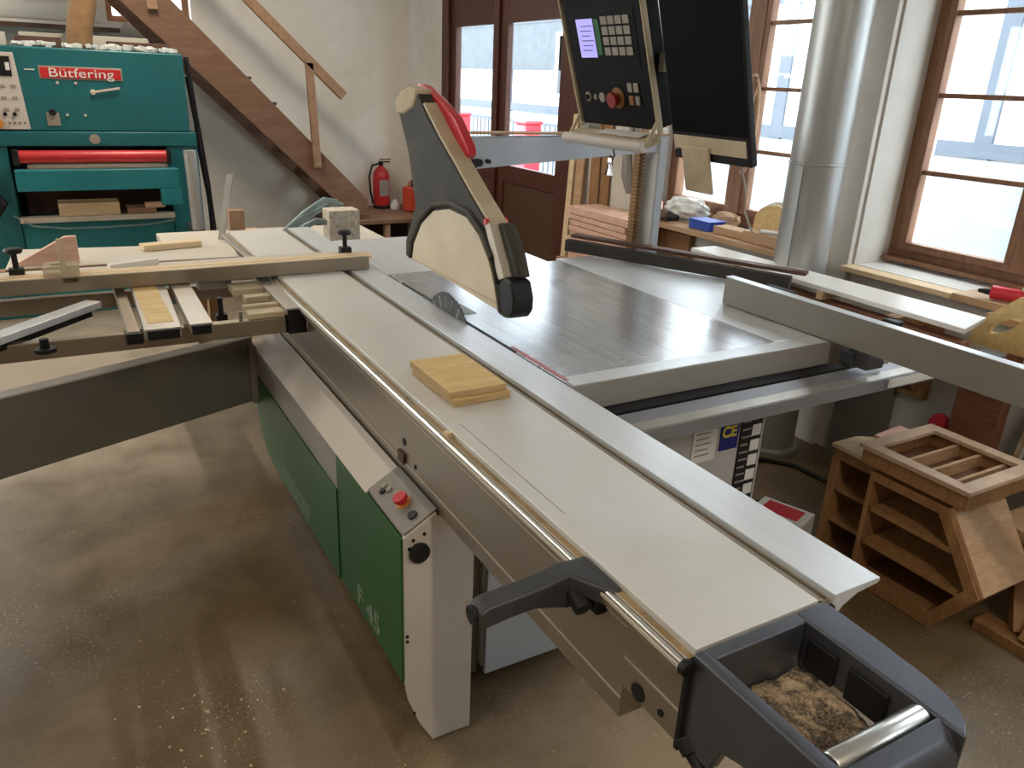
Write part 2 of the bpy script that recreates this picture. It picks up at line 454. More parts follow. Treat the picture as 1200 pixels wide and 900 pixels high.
# window sill boards (part of the setting)
struct(MB().box(2.985, XF - .06, 1.745, 2.27, .875, .898).build('trim_1', 'pine_y', bevel=.003))
struct(MB().box(2.93, XF - .06, 2.40, 3.86, .868, .898).build('trim_2', 'oak_l', bevel=.003))
struct(MB().box(2.985, XF - .06, .9, 1.74, .872, .903).build('trim_3', 'oak_l', bevel=.003))

# double door with glass
y0, y1, z1 = DOOR[0], DOOR[1], 2.32
dr = struct(MB().box(XW - .01, XW + .12, y0, y0 + .09, 0, z1).box(XW - .01, XW + .12, y1 - .13, y1, 0, z1).box(XW - .01, XW + .12, y0 + .09, y1 - .13, z1 - .1, z1).build('door_1', 'door_brown', bevel=.005))
tr_ = struct(MB().frame('x', y0, y1, 2.32, 2.86, XW, XW + .1, .06).build('added_transom', 'door_brown', bevel=.004))  # unseen transom, added so its glass brightens the table's reflection
MB().box(XW + .045, XW + .05, y0 + .06, y1 - .06, 2.38, 2.80).build('added_transom_pane', 'glass', tr_)
def leaf(a, b_, ga, gb):
    MB().box(XW + .02, XW + .07, a, ga, .02, z1 - .1).box(XW + .02, XW + .07, gb, b_, .02, z1 - .1).box(XW + .02, XW + .07, ga, gb, 2.01, z1 - .1).box(XW + .02, XW + .07, ga, gb, .86, .99).box(XW + .02, XW + .07, ga, gb, .02, .16).build('door_leaf', 'door_brown', dr, .005)
    MB().box(XW + .035, XW + .055, ga, gb, .16, .86).build('door_panel', 'door_panel', dr)
    MB().box(XW + .043, XW + .048, ga, gb, .99, 2.01).build('pane', 'glass', dr)
leaf(4.64, 5.735, 4.84, 5.60)
leaf(5.74, 6.59, 5.83, 6.50)
MB().box(XW - .005, XW + .02, 5.70, 5.775, .02, z1 - .1).build('cover_strip', 'door_brown', dr, .006)
MB().box(XW - .02, XW + .0, 5.72, 5.755, 1.0, 1.16).cyl((XW - .05, 5.74, 1.1), (XW, 5.74, 1.1), .009).box(XW - .06, XW - .045, 5.63, 5.745, 1.09, 1.108).build('door_handle', 'chrome', dr, .002)

# grey boxed pipe casing / pier skin next to duct
struct(MB().box(XW - .035, XW, 2.27, 2.40, 0, ZC).build('trim_4', 'plaster_w', bevel=.006))

# ------------------------------------------------------------------ street outside
def outside():
    st = MB().box(XF + .15, 30, -20, 32, -.35, -.15).build('street_paving', 'pave'); struct(st)
    fx = 9.0
    h = thing('timber_framed_house', 'white timber-framed house across the street seen through the windows', 'building', (fx, 5, -.15))
    MB().box(fx, fx + 6, -12, 28, 1.0, 8).build('wall', 'facade', h)
    MB().box(fx - .06, fx + 6, -12, 28, -.15, 1.0).build('plinth', 'facade_blue', h)
    for y in (-6, -2.0, 1.5, 3.0, 3.45, 5.2, 8.2, 9.9, 12.2, 16.0, 20):
        MB().box(fx - .04, fx, y, y + .2, 1.0, 8).build('timber_post', 'timber', h)
    for z in (1.02, 2.75, 4.3):
        MB().box(fx - .045, fx, -12, 28, z, z + .16).build('timber_rail', 'timber', h)
    MB().box(fx - .03, fx, 9.0, 28, 1.85, 3.2).build('slate_panel', 'slate', h)
    for y in (3.75, 6.2, 10.6, 13.3):
        w = MB().frame('x', y, y + .9, 1.35, 2.55, fx - .07, fx, .07).build('window', 'facade', h)
        MB().box(fx - .03, fx - .01, y + .07, y + .83, 1.42, 2.48).build('pane', 'slate', w)
    dp = thing('downpipe', 'blue-grey downpipe on the house across the street', 'pipe', (fx - .12, 4.6, -.15))
    MB().cyl((fx - .12, 4.6, -.15), (fx - .12, 4.6, 8), .05).build('pipe', 'timber', dp)
    MB().box(fx - .14, fx, 4.54, 4.66, 2.0, 2.05).build('bracket', 'timber', dp)
    rl = thing('street_railing', 'grey metal railing outside the brown glazed door', 'railing', (7.4, 10.5, -.15))
    MB().box(7.38, 7.42, 9.2, 15.5, .92, .97).box(7.38, 7.42, 9.2, 15.5, .0, .04).build('rail', 'timber', rl)
    b = MB()
    for k in range(40): b.cyl((7.4, 9.25 + k * .16, -.15), (7.4, 9.25 + k * .16, .93), .012, n=8)
    b.build('bars', 'timber', rl)
    for (y, lab) in ((11.35, 'red bin standing outside behind the nearer door pane'), (13.9, 'red bin standing outside behind the farther door pane')):
        t = thing('red_bin', lab, 'bin', (6.7, y, -.15))
        MB().box(6.55, 6.85, y - .18, y + .18, -.15, .98).build('body', 'red_b', t, .03)
        MB().box(6.53, 6.87, y - .20, y + .20, .98, 1.04).build('lid', 'red_b', t, .03)
outside()

# ------------------------------------------------------------------ sliding table saw
saw = thing('panel_saw', 'large grey and green sliding panel saw in the middle of the workshop', 'saw', (1.3, 2.2, 0))
# main body
MB().prism([(.84, .06), (.84, .66), (.95, .66), (.95, .80), (1.83, .80), (1.83, .06)], 'y', 1.55, 3.20).build('body', 'grey', saw, .006)
MB().box(.90, 1.78, 1.62, 3.1, 0, .06).build('base_plinth', 'rubber', saw)
MB().box(.742, .84, 1.57, 3.1, .03, .64).build('column_profile', 'grey_dark', saw, .004)
MB().box(.772, .779, 1.555, 1.57, .03, .6).box(.80, .805, 1.555, 1.57, .03, .6).build('column_groove', 'black', saw)
# cast iron table
tb = MB(); tb.box(1.043, 1.82, 1.52, 2.76, .855, .900)
tb.build('table_top', 'steel', saw, .002)
MB().box(1.043, 1.995, 1.492, 1.56, .826, .8995).build('front_apron', 'grey_mid', saw, .003)
MB().box(1.05, 1.978, 1.494, 1.555, .8985, .9012).build('front_table_edge', 'alu_edge', saw, .001)
MB().box(1.821, 2.30, 1.56, 2.80, .866, .8995).build('side_extension', 'alu_edge', saw, .003)
ox = MB().box(1.043, 1.76, 2.765, 3.46, .868, .8985); ox.build('outfeed_extension', 'alu_edge', saw, .003)
MB().box(1.12, 1.17, 2.8, 3.40, .80, .868).box(1.60, 1.65, 2.8, 3.40, .80, .868).build('extension_bracket', 'grey_mid', saw)
MB().box(1.9, 1.96, 1.6, 2.7, .78, .866).box(2.22, 2.28, 1.98, 2.7, .80, .866).build('side_bracket', 'grey_mid', saw)
MB().box(1.047, 1.058, 1.53, 1.82, .9002, .9016).build('red_inlay', 'line_red', saw).__setitem__('label', 'red plastic inlay strip beside the blade slot')
MB().box(1.038, 1.0455, 1.78, 2.62, .9003, .9012).build('blade_slot', 'black', saw)
MB().box(1.052, 1.115, 2.16, 2.60, .9001, .9013).build('slot_insert_plate', 'grey_mid', saw)
# saw blade
bl = MB()
R, cy, cz = .190, 2.200, .775
prof = []
for k in range(120):
    a = 2 * PI * k / 120; r = R if k % 2 == 0 else R - .006
    prof.append((cy + r * math.cos(a), cz + r * math.sin(a)))
bl.prism(prof, 'x', 1.030, 1.0335)
bl = bl.build('saw_blade', 'blade', saw)
MB().cyl((1.026, cy, cz), (1.037, cy, cz), .04).build('flange', 'chrome', bl)
sc_ = MB()
for k in range(9):
    a = PI * (.12 + k * .09)
    sc_.beam((1.0292, cy + .14 * math.cos(a), cz + .14 * math.sin(a)), (1.0292, cy + .178 * math.cos(a - .03), cz + .178 * math.sin(a - .03)), .0012, .002)
sc_.build('expansion_slots', 'chrome', bl)
MB().prism([(2.335, .86), (2.40, .86), (2.405, .905), (2.385, .912), (2.34, .895)], 'x', 1.034, 1.037).build('riving_knife', 'blade', saw)
# front rail under the table
MB().prism([(1.375, .760), (1.375, .797), (1.44, .8215), (1.44, .72)], 'x', 1.04, 2.49).build('front_rail', 'rail', saw)
MB().prism([(1.378, .7985), (1.378, .8005), (1.403, .8100), (1.403, .8078)], 'x', 1.06, 2.44).build('rail_top_strip', 'alu', saw)
MB().box(1.3, 1.8, 1.44, 1.55, .735, .775).build('rail_bracket', 'grey_mid', saw)
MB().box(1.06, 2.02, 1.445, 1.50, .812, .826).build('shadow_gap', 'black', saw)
MB().obox((2.03, 1.44, .86), (.05, .05, .045)).build('rail_clamp', 'black_s', saw, .003)
MB().cyl((2.10, 1.41, .845), (2.16, 1.41, .845), .014).build('rail_stop', 'chrome', saw, .003)
MB().box(2.14, 2.40, 1.3725, 1.3748, .765, .793).build('rail_tape', 'paper', saw)
# CE sticker plates on the front of the body
MB().box(1.53, 1.625, 1.5465, 1.5495, .55, .66).build('type_plate', 'paper', saw, .001)
tl = MB()
for k in range(5): tl.box(1.54, 1.60 - .01 * (k % 2), 1.5455, 1.5466, .645 - k * .018, .649 - k * .018)
tl.build('plate_print', 'key', saw)
MB().box(1.64, 1.715, 1.5465, 1.5495, .572, .662).build('ce_label', 'ce_blue', saw, .001)
text('ce_mark', 'CE', .050, 'ce_yellow', saw, (1.675, 1.5455, .632), (PI / 2, 0, 0), bold=True)
MB().box(1.722, 1.815, 1.5465, 1.5495, .36, .665).build('pictogram_plate', 'ink', saw, .001)
for k in range(5):
    MB().box(1.772, 1.81, 1.5455, 1.5467, .600 - k * .052, .638 - k * .052).build('pictogram', 'paper', saw)
pr = MB()
for k in range(11): pr.box(1.73, 1.73 + .03 + .006 * (k % 3), 1.5455, 1.5466, .65 - k * .026, .656 - k * .026)
pr.build('pictogram_print', 'key', saw)
# housing under the sliding table
prof = [(.562, .631), (.643, .680), (.645, .668), (.742, .668), (.742, .010), (.636, .010), (.60, .08), (.572, .16), (.562, .225)]
MB().prism(prof, 'y', 1.42, 1.432).build('end_panel', 'beige', saw, .002)
MB().prism([(.566, .628), (.643, .674), (.648, .666), (.738, .666), (.738, .03), (.645, .03), (.566, .23)], 'y', 1.432, 2.94).build('housing', 'grey_dark', saw)
MB().prism([(.556, .630), (.644, .682), (.644, .676), (.56, .627)], 'y', 1.66, 2.95).build('housing_top_ledge', 'beige', saw)
MB().box(.556, .562, 1.90, 2.95, .52, .628).build('upper_side_panel', 'grey_mid', saw, .001)
gp = MB().box(.556, .562, 1.425, 1.90, .225, .628)
gp.prism([(1.90, .225), (2.70, .225), (2.80, .25), (2.88, .31), (2.93, .40), (2.95, .52), (1.90, .52)], 'x', .552, .562)
gp.build('green_side_panel', 'green', saw)
text('lettering', 'F 45', .085, 'green_letter', saw, (.5552, 1.66, .275), (PI / 2, 0, -PI / 2), bold=True, sx=1.2)
text('lettering', 'ALTENDORF', .085, 'green_letter', saw, (.5512, 2.42, .275), (PI / 2, 0, -PI / 2), bold=True, sx=.95)
# control strip on the sloped top, near end
cs = MB().prism([(.566, .6355), (.645, .682), (.645, .687), (.563, .6385)], 'y', 1.425, 1.66).build('button_strip', 'grey_dark', saw, .001)
def on_slope(t, y, h=0):      # t 0..1 across the slope
    return (.566 + .084 * t - h * .51, y, .6385 + .0505 * t + h * .86)
for (t, y) in ((.33, 1.625), (.38, 1.60), (.45, 1.565), (.22, 1.61)):
    MB().cyl(on_slope(t, y), on_slope(t, y, .006), .008).build('push_button', 'key' if t != .22 else 'black', saw)
c0 = on_slope(.45, 1.525)
MB().cyl(on_slope(.45, 1.525), on_slope(.45, 1.525, .002), .021).build('stop_collar', 'amber', saw)
MB().cyl(on_slope(.45, 1.525), on_slope(.45, 1.525, .010), .011).cyl(on_slope(.45, 1.525, .010), on_slope(.45, 1.525, .022), .018).build('emergency_stop', 'red', saw, .002)
MB().cyl(on_slope(.42, 1.46), on_slope(.42, 1.46, .006), .012).build('key_switch', 'black', saw)
# socket and screws on the end panel
MB().cyl((.598, 1.4195, .588), (.598, 1.408, .588), .025, n=28).build('socket', 'black', saw, .002)
sr = MB()
for (x, z) in ((.612, .632), (.585, .622), (.575, .602), (.568, .36), (.568, .345), (.585, .12)): sr.cyl((x, 1.4195, z), (x, 1.417, z), .0042, n=10)
sr.build('screws', 'black', saw)
# low side plate behind the end panel (white cover by the floor)
MB().box(.845, 1.14, 1.535, 1.549, .045, .55).build('lower_cover', 'grey_blue', saw, .003)

# ------------------------------------------------------------------ sliding table
Y0, Y1 = .606, 3.82
sl = thing('sliding_table', 'long silver aluminium sliding table running past the blade toward the camera', 'sliding table', (.8, 2.2, .67))
MB().prism([(.650, .884), (.650, .672), (.70, .672), (.71, .69), (.82, .70), (.90, .76), (.93, .80), (.935, .884)], 'y', .737, Y1).build('beam_profile', 'alu_side', sl)
MB().prism([(.650, .884), (.650, .736), (.72, .736), (.90, .78), (.93, .80), (.935, .884)], 'y', Y0, .737).build('beam_end', 'alu_side', sl)
MB().box(.656, .897, Y0, Y1, .886, .900).build('top_plate', 'alu_top', sl, .0012)
MB().prism([(.930, .900), (1.034, .900), (1.036, .896), (1.034, .890), (.985, .886), (.955, .872), (.945, .86), (.93, .86)], 'y', Y0 - .002, Y1).build('edge_strip', 'alu_edge', sl, .0012)
MB().box(.897, .930, Y0 + .004, Y1, .872, .889).build('slot_floor', 'slot', sl)
MB().box(.906, .912, Y0 + .004, Y1, .889, .893).box(.920, .923, Y0 + .004, Y1, .889, .894).build('slot_ribs', 'alu_side', sl)
MB().box(.628, .656, Y0, Y1, .868, .884).build('side_shelf', 'alu_side', sl, .001)
MB().box(.6445, .6555, Y0, Y1, .8835, .8885).build('dusty_groove', 'groove', sl)
MB().cyl((.6345, Y0, .8865), (.6345, Y1, .8865), .0045, n=16).build('round_rail', 'chrome', sl, smooth=True)
MB().box(.6455, .6495, .737, Y1, .846, .850).box(.6475, .6495, .737, Y1, .71, .713).box(.6265, .6290, Y0, Y1, .880, .8855).box(.6415, .6432, Y0, Y1, .884, .890).box(.6475, .6495, Y0, .737, .79, .793).build('profile_ribs', 'strip_w', sl)
MB().cyl((.637, Y0 - .012, .881), (.637, Y0, .881), .012, n=14).build('rail_cap', 'black', sl, .002)
for (y, z, r) in ((.700, .752, .015), (.648, .757, .006), (1.63, .765, .010), (1.56, .728, .006), (2.50, .80, .010)):
    MB().cyl((.6495, y, z), (.6480, y, z), r, n=20).build('bore', 'black', sl)
MB().box(.642, .652, 1.62, 1.66, .706, .735).build('stop_bracket', 'rust', sl, .002)
MB().box(.688, .6890, .98, 1.40, .9001, .9006).build('scale_line', 'grey_dark', sl)
MB().box(.6500, .6505, 1.36, 1.375, .885, .893).obox((.647, 1.375, .893), (.014, .016, .012), .4).build('wood_splinter', 'pine', sl)
# black tray and grip at the near end
tr = MB()
zt, zb = .8995, .80
outer = [(.648, .602), (.648, .345)]
def tray():
    t = MB()
    # left, back, right, front walls
    t.prism([(.602, .8995), (.602, .745), (.545, .745), (.53, .79), (.50, .80), (.34, .835), (.338, .88), (.345, .8995)], 'x', .648, .670)
    t.box(.670, .842, .580, .602, .80, .8995)
    arc = [(.905, .602), (.902, .50), (.896, .43), (.889, .395), (.878, .372), (.864, .356), (.850, .346), (.842, .342), (.842, .602)]
    t.prism(arc, 'z', .83, .8995)
    return t
t = tray(); t.build('end_tray', 'black_s', sl, .004)
MB().prism([(.380, .8995), (.358, .890), (.345, .868), (.342, .83), (.380, .83)], 'x', .670, .850).build('tray_front', 'black_s', sl, .004)
MB().box(.670, .842, .378, .580, .80, .806).build('tray_floor', 'black', sl)
MB().cyl((.672, .397, .886), (.838, .397, .886), .0155, n=24).build('grip_bar', 'chrome', sl, smooth=True, bevel=.002)
MB().box(.836, .842, .44, .50, .83, .88).box(.836, .842, .52, .57, .83, .88).build('tray_rib', 'black', sl, .002)
MB().box(.640, .93, .598, .607, .735, .884).build('end_cap', 'black', sl, .002)
MB().cyl((.655, .585, .742), (.655, .535, .722), .012, n=14).cyl((.655, .60, .755), (.655, .58, .742), .017).build('locking_lever', 'black', sl, .002)
# sawdust in the tray
sd = bmesh.new()
N = 26
g = [[None] * (N + 1) for _ in range(N + 1)]
for i in range(N + 1):
    for j in range(N + 1):
        x = .671 + (.170) * i / N; y = .380 + .198 * j / N
        h = .014 + .006 * math.sin(i * .45 + j * .2) * math.cos(j * .4) + random.uniform(-.002, .002)
        g[i][j] = sd.verts.new((x, y, .806 + max(.001, h)))
for i in range(N):
    for j in range(N): sd.faces.new((g[i][j], g[i + 1][j], g[i + 1][j + 1], g[i][j + 1]))
mdust = MB(); mdust.b.free(); mdust.b = sd
def dust_mat():
    m, nt, b = _new('tray_sawdust')
    v = _coord(nt, (1, 1, 1))
    f = _noise(nt, v, 28, 6, .65, .5); g2 = _noise(nt, v, 260, 3)
    c = _ramp(nt, f, [(.46, (.035, .032, .03)), (.53, (.30, .22, .14)), (.64, (.60, .46, .30))])
    c = _mix(nt, .3, c, _ramp(nt, g2, [(.4, (.12, .08, .05)), (.65, (.80, .62, .40))]))
    nt.links.new(c, b.inputs['Base Color']); b.inputs['Roughness'].default_value = .95
    _bump(nt, b, g2, .8, .003); return m
M['tray_dust'] = dust_mat()
tag(mdust.build('sawdust', 'tray_dust', None, smooth=True), 'heap of sawdust lying in the black tray at the table end', 'sawdust', kind='stuff')
# black push handle on the side rail
hd = MB()
hd.prism([(.650, .893), (.60, .896), (.56, .888), (.46, .880), (.445, .872), (.445, .855), (.455, .842), (.50, .848), (.54, .850), (.57, .842), (.60, .832), (.650, .832)], 'y', .828, .868)
hd.prism([(.655, .765), (.655, .868), (.60, .868), (.585, .855), (.60, .83), (.635, .768)], 'z', .862, .894)
hd.build('push_handle', 'handle_black', sl, .006, seg=3)
MB().cyl((.612, .835, .862), (.612, .800, .846), .016, n=16).box(.628, .650, .79, .83, .835, .862).build('clamp_lever', 'black', sl, .003)
MB().cyl((.4465, .848, .862), (.4385, .848, .862), .0155, n=18).build('handle_cap', 'black', sl, .002)
# side block on carriage where the cross-cut frame hangs
MB().box(.585, .652, 2.48, 2.97, .862, .885).build('carrier_plate', 'alu', sl, .002)
MB().box(.589, .648, 2.474, 2.482, .80, .880).build('carrier_end_cap', 'black', sl, .002)

# plywood offcuts lying on the slider
def plyboard(z0, dx, dy, rz, label):
    t = thing('plywood_offcut', label, 'board', (.783 + dx, 1.612 + dy, z0), rz, None)
    MB().box(-.074, .074, -.118, .118, 0, .0165).build('panel', 'ply_edge', t, .001, local=True)
    MB().box(-.0737, .0737, -.1177, .1177, .0163, .0172).build('face_veneer', 'ply', t, local=True)
plyboard(.9005, .004, -.006, .03, 'lower of two small plywood offcuts on the sliding table')
plyboard(.918, -.001, .002, 0, 'upper of two small plywood offcuts on the sliding table')

# ------------------------------------------------------------------ cross-cut outrigger
og = thing('crosscut_outrigger', 'grey aluminium cross-cut outrigger frame hanging off the sliding table', 'outrigger frame', (.0, 2.7, .80))
MB().box(-1.15, .585, 2.495, 2.53, .80, .853).build('front_beam', 'alu_side', og, .003)
MB().box(-1.15, .60, 3.0, 3.04, .80, .853).build('rear_beam', 'alu_side', og, .003)
MB().box(-1.15, -1.10, 2.53, 3.0, .80, .853).build('end_beam', 'alu_side', og, .003)
MB().box(.585, .60, 2.496, 2.53, .80, .853).build('beam_cap', 'black', og)
MB().prism([(.153, 2.36), (.252, 2.36), (.276, 2.98), (.165, 2.98)], 'z', .868, .898).build('cross_profile_wide', 'alu', og, .002)
MB().box(.160, .246, 2.352, 2.36, .866, .894).build('end_cap', 'black', og, .002)
MB().box(.168, .240, 2.42, 2.97, .8981, .8992).build('wood_strip', 'ply', og)['label'] = 'yellowish wooden wear strip'
MB().prism([(.276, 2.37), (.341, 2.37), (.352, 2.98), (.290, 2.98)], 'z', .868, .898).build('cross_profile_narrow', 'alu', og, .002)
MB().box(.281, .336, 2.362, 2.37, .866, .894).build('end_cap', 'black', og, .002)
MB().box(.112, .145, 2.40, 2.98, .855, .885).build('guide_rail', 'alu_side', og, .002)
MB().box(.105, .150, 2.385, 2.40, .85, .882).build('end_cap', 'black', og, .002)
MB().box(.385, .50, 2.93, 3.0, .853, .892).build('bracket', 'alu', og, .003)
for q_ in ((.47, .585, 2.50, 2.56, .853, .872), (.47, .585, 2.575, 2.60, .853, .880), (.48, .585, 2.80, 2.90, .853, .880), (.50, .585, 2.70, 2.74, .853, .876)): MB().box(*q_).build('slide_bracket', 'hood_l', og, .003)
MB().cyl((.405, 2.62, .84), (.405, 2.62, .905), .009, n=12).obox((.405, 2.62, .835), (.035, .035, .03)).build('clamp_screw', 'black', og, .002)
MB().cyl((.445, 2.50, .853), (.445, 2.50, .885), .006, n=10).build('stop_pin', 'grey_dark', og)
# tilted mitre scale arm on the left
MB().beam((-.60, 2.06, .873), (.045, 2.80, .873), .055, .022).build('mitre_arm', 'alu_edge', og, .002)
MB().beam((-.60, 2.035, .858), (.03, 2.76, .858), .012, .03).build('mitre_arm_slot', 'black', og)
MB().cyl((-.098, 2.42, .853), (-.098, 2.42, .885), .012, n=14).cyl((-.098, 2.42, .846), (-.098, 2.42, .858), .028, n=20).build('clamp_knob', 'black', og, .002)
# fence
fn = thing('crosscut_fence', 'long cross-cut fence with a pale wooden top lying across the sliding table', 'fence', (.2, 2.95, .9))
MB().box(-1.25, 1.005, 2.865, 2.875, .9015, .950).box(-1.25, 1.005, 2.875, 2.93, .9015, .938).build('fence_profile', 'alu_side', fn, .002)
MB().box(-1.25, 1.02, 2.876, 2.955, .938, .9505).build('wood_top', 'pine', fn, .001)
MB().box(-1.25, 1.0, 2.956, 3.07, .9015, .935).build('rear_rail', 'grey_board', fn, .002)
MB().box(-1.25, 1.02, 2.900, 2.9025, .9505, .9512).build('measuring_line', 'oak_l', fn)
def knob(x, y, z, parent):
    MB().box(x - .022, x + .022, y - .018, y + .018, z, z + .035).cyl((x, y, z + .03), (x, y, z + .085), .009, n=12).build('knob_foot', 'black', parent, .003)
    MB().lathe((x, y, z + .080), [(.004, 0), (.024, .004), (.028, .012), (.022, .020), (.004, .022)], 18).build('knob_head', 'black', parent)
knob(.945, 2.975, .935, fn); knob(-.16, 2.965, .935, fn)
fs = thing('flip_stop', 'clear plastic flip stop clamped on the pale fence', 'stop', (-.03, 2.90, .951))
MB().box(-.085, .02, 2.875, 2.955, .951, .985).build('base', 'acrylic', fs, .004)
MB().box(-.035, -.015, 2.865, 2.885, .93, 1.075).box(-.02, .015, 2.865, 2.875, .93, .99).build('pointer', 'acrylic', fs, .003)
MB().box(-.06, -.02, 2.90, 2.93, .985, .99).build('slider_block', 'key', fs)

# ------------------------------------------------------------------ swing arm
ar = thing('swing_arm', 'big dark grey telescopic swing arm under the cross-cut frame', 'support arm', (.1, 2.8, .40))
p, q = Vector((-1.3, 2.235, .52)), Vector((.545, 2.932, .535))
MB().beam(p, q, .045, .255).build('arm_tube', 'grey_dark', ar, .004)
nrm = (q - p).normalized().cross(Vector((0, 0, 1)))
MB().beam(p - nrm * .002 + Vector((0, 0, .13)), q - nrm * .002 + Vector((0, 0, .13)), .055, .006).build('arm_top_lip', 'beige', ar, .001)
MB().box(.53, .556, 2.87, 3.0, .41, .64).build('hinge_block', 'grey_dark', ar, .004)
MB().beam((-1.25, 2.26, .65), (-1.2, 2.51, .80), .05, .05).build('outer_support', 'grey_mid', ar, .003)

# ------------------------------------------------------------------ blade guard
GUARD_BODY = [(2.444, 1.029), (2.482, 1.03), (2.481, 1.083), (2.427, 1.16), (2.397, 1.215), (2.452, 1.37), (2.509, 1.459), (2.545, 1.51), (2.47, 1.546), (2.367, 1.555), (2.321, 1.507), (2.219, 1.44), (2.116, 1.377), (1.991, 1.298), (1.894, 1.238), (1.858, 1.214), (1.83, 1.162), (1.797, 1.108), (1.786, 1.017)]
GUARD_EDGE = [(2.34, 1.526), (2.219, 1.44), (2.116, 1.377), (1.991, 1.298), (1.884, 1.235)]
GUARD_RED = [(2.48, 1.583), (2.419, 1.577), (2.309, 1.538), (2.2, 1.495), (2.153, 1.455), (2.112, 1.42), (2.105, 1.397), (2.132, 1.38), (2.161, 1.382), (2.203, 1.422), (2.258, 1.458), (2.346, 1.487), (2.439, 1.528)]
GUARD_BRK = [(2.36, 1.512), (2.216, 1.441), (2.156, 1.397), (2.182, 1.333), (2.275, 1.399)]
gd = thing('blade_guard', 'dusty dark blade guard hood with cream shield hovering over the saw blade', 'blade guard', (1.05, 2.1, 1.0))
body = GUARD_BODY
GX0, GX1 = 1.0, 1.052
MB().prism(body, 'x', GX0, GX1).build('hood_body', 'hood', gd, .008, seg=3)
shield = [(2.405, 1.037), (2.389, 1.092), (2.325, 1.167), (2.232, 1.221), (2.121, 1.243), (2.006, 1.238), (1.924, 1.200), (1.865, 1.146), (1.826, 1.084), (1.800, 1.018)]
MB().prism(shield, 'x', .992, 1.001).build('side_shield', 'cream', gd, .003)
MB().tube([(.997, y, z) for y, z in [(2.425, 1.038), (2.408, 1.097), (2.340, 1.180), (2.240, 1.237), (2.121, 1.259), (2.0, 1.253), (1.910, 1.213), (1.850, 1.154), (1.810, 1.088), (1.786, 1.016)]], .010, 8).build('shield_rim', 'hood', gd, smooth=True)
MB().box(.990, .994, 1.80, 2.40, 1.036, 1.040).build('shield_fold', 'hood_l', gd)
e = GUARD_EDGE
MB().prism(e + [(y - .012, z + .006) for y, z in reversed(e)], 'x', 1.003, 1.056).build('top_strip', 'hood_l', gd, .002)
MB().prism([(2.545, 1.49), (2.55, 1.53), (2.50, 1.562), (2.43, 1.575), (2.375, 1.565), (2.375, 1.545), (2.40, 1.515), (2.48, 1.49)], 'x', .994, 1.058).build('top_cap', 'hood_l', gd, .015, seg=3)
MB().prism([(1.800, 1.008), (1.808, 1.085), (1.775, 1.118), (1.735, 1.112), (1.716, 1.07), (1.716, 1.035), (1.735, 1.014), (1.765, 1.006)], 'x', .992, 1.056).build('nose', 'black', gd, .008, seg=3)
MB().prism([(1.905, 1.240), (1.872, 1.243), (1.825, 1.175), (1.782, 1.112), (1.812, 1.098), (1.866, 1.176)], 'x', .997, 1.030).build('front_strip', 'strip_w', gd, .003)
MB().prism([(1.868, 1.243), (1.820, 1.175), (1.775, 1.113), (1.745, 1.118), (1.78, 1.18), (1.84, 1.245)], 'x', 1.02, 1.06).build('front_rib', 'hood', gd, .005)
MB().cyl((.994, 1.893, 1.243), (1.062, 1.893, 1.243), .009, n=14).build('hinge_pin', 'red_b', gd)
red = GUARD_RED
MB().prism(red, 'x', 1.045, 1.075).build('release_lever', 'red_b', gd, .006, seg=3)['label'] = 'bright red lever'
MB().prism(GUARD_BRK, 'x', 1.052, 1.07).build('lever_bracket', 'hood', gd, .003)
MB().beam((1.085, 2.44, 1.44), (1.27, 2.66, 1.40), .05, .06).build('link_arm', 'grey_mid', gd, .004)

# ------------------------------------------------------------------ overhead arm with post
oa = thing('overhead_arm', 'pale blue-grey post and horizontal arm that carry the blade guard', 'support arm', (2.17, 2.7, .9))
MB().prism([(1.22, 1.405), (2.26, 1.418), (2.26, 1.355), (2.0, 1.338), (1.30, 1.290), (1.22, 1.290)], 'y', 2.665, 2.735).build('arm', 'grey_blue', oa, .004)
MB().box(1.25, 2.26, 2.66, 2.74, 1.4175, 1.424).build('arm_top_edge', 'oak_l', oa)
MB().box(2.206, 2.212, 2.656, 2.80, .90, 1.38).build('post', 'grey', oa, .004)
MB().box(2.212, 2.252, 2.655, 2.80, .90, 1.40).build('post_side', 'grey_blue', oa, .003)
MB().obox((1.335, 2.655, 1.315), (.03, .03, .03)).cyl((1.36, 2.64, 1.318), (1.36, 2.665, 1.318), .014).cyl((1.40, 2.64, 1.322), (1.40, 2.665, 1.322), .008).build('hinge_knob', 'black', oa, .002)
# flexible yellow-brown cable chain
cc = MB()
for k in range(26): cc.box(2.160, 2.190, 2.72, 2.76, .93 + k * .016, .942 + k * .016)
cc.build('cable_chain', 'hose_brown', oa)
MB().box(2.166, 2.184, 2.727, 2.753, .91, 1.345).build('chain_core', 'rust', oa)

# ------------------------------------------------------------------ control console (tilted, faces the operator's side)
TILT = math.atan2(.105, .35)
def panel_frame(y0, y1, xt, zt, xb, zb):
    """matrix: local u along -y (to the right), v up the face, w out of the face (toward -x)"""
    up = Vector((xt - xb, 0, zt - zb)).normalized(); u = Vector((0, -1, 0)); w = u.cross(up)
    return Matrix.Translation((xb, y1, zb)) @ Matrix((u, up, w)).transposed().to_4x4()
def pbox(mt, u0, u1, v0, v1, w0, w1):
    m = MB(); m.box(u0, u1, v0, v1, w0, w1); m.b.transform(mt); return m
cp = thing('control_console', 'black machine control console with lit violet display and keypad', 'control panel', (1.55, 2.1, 1.45))
mt = panel_frame(1.9, 2.3, 1.455, 1.84, 1.570, 1.484)
W_, H_ = .40, .385
pbox(mt, 0, W_, 0, H_, -.06, -.004).build('housing', 'console', cp, .006)
pbox(mt, .012, W_ - .012, .0, H_, -.004, 0).build('front_plate', 'console', cp)
pbox(mt, -.008, 0, -.01, H_ + .01, -.05, .006).build('side_trim', 'hood_l', cp, .003)
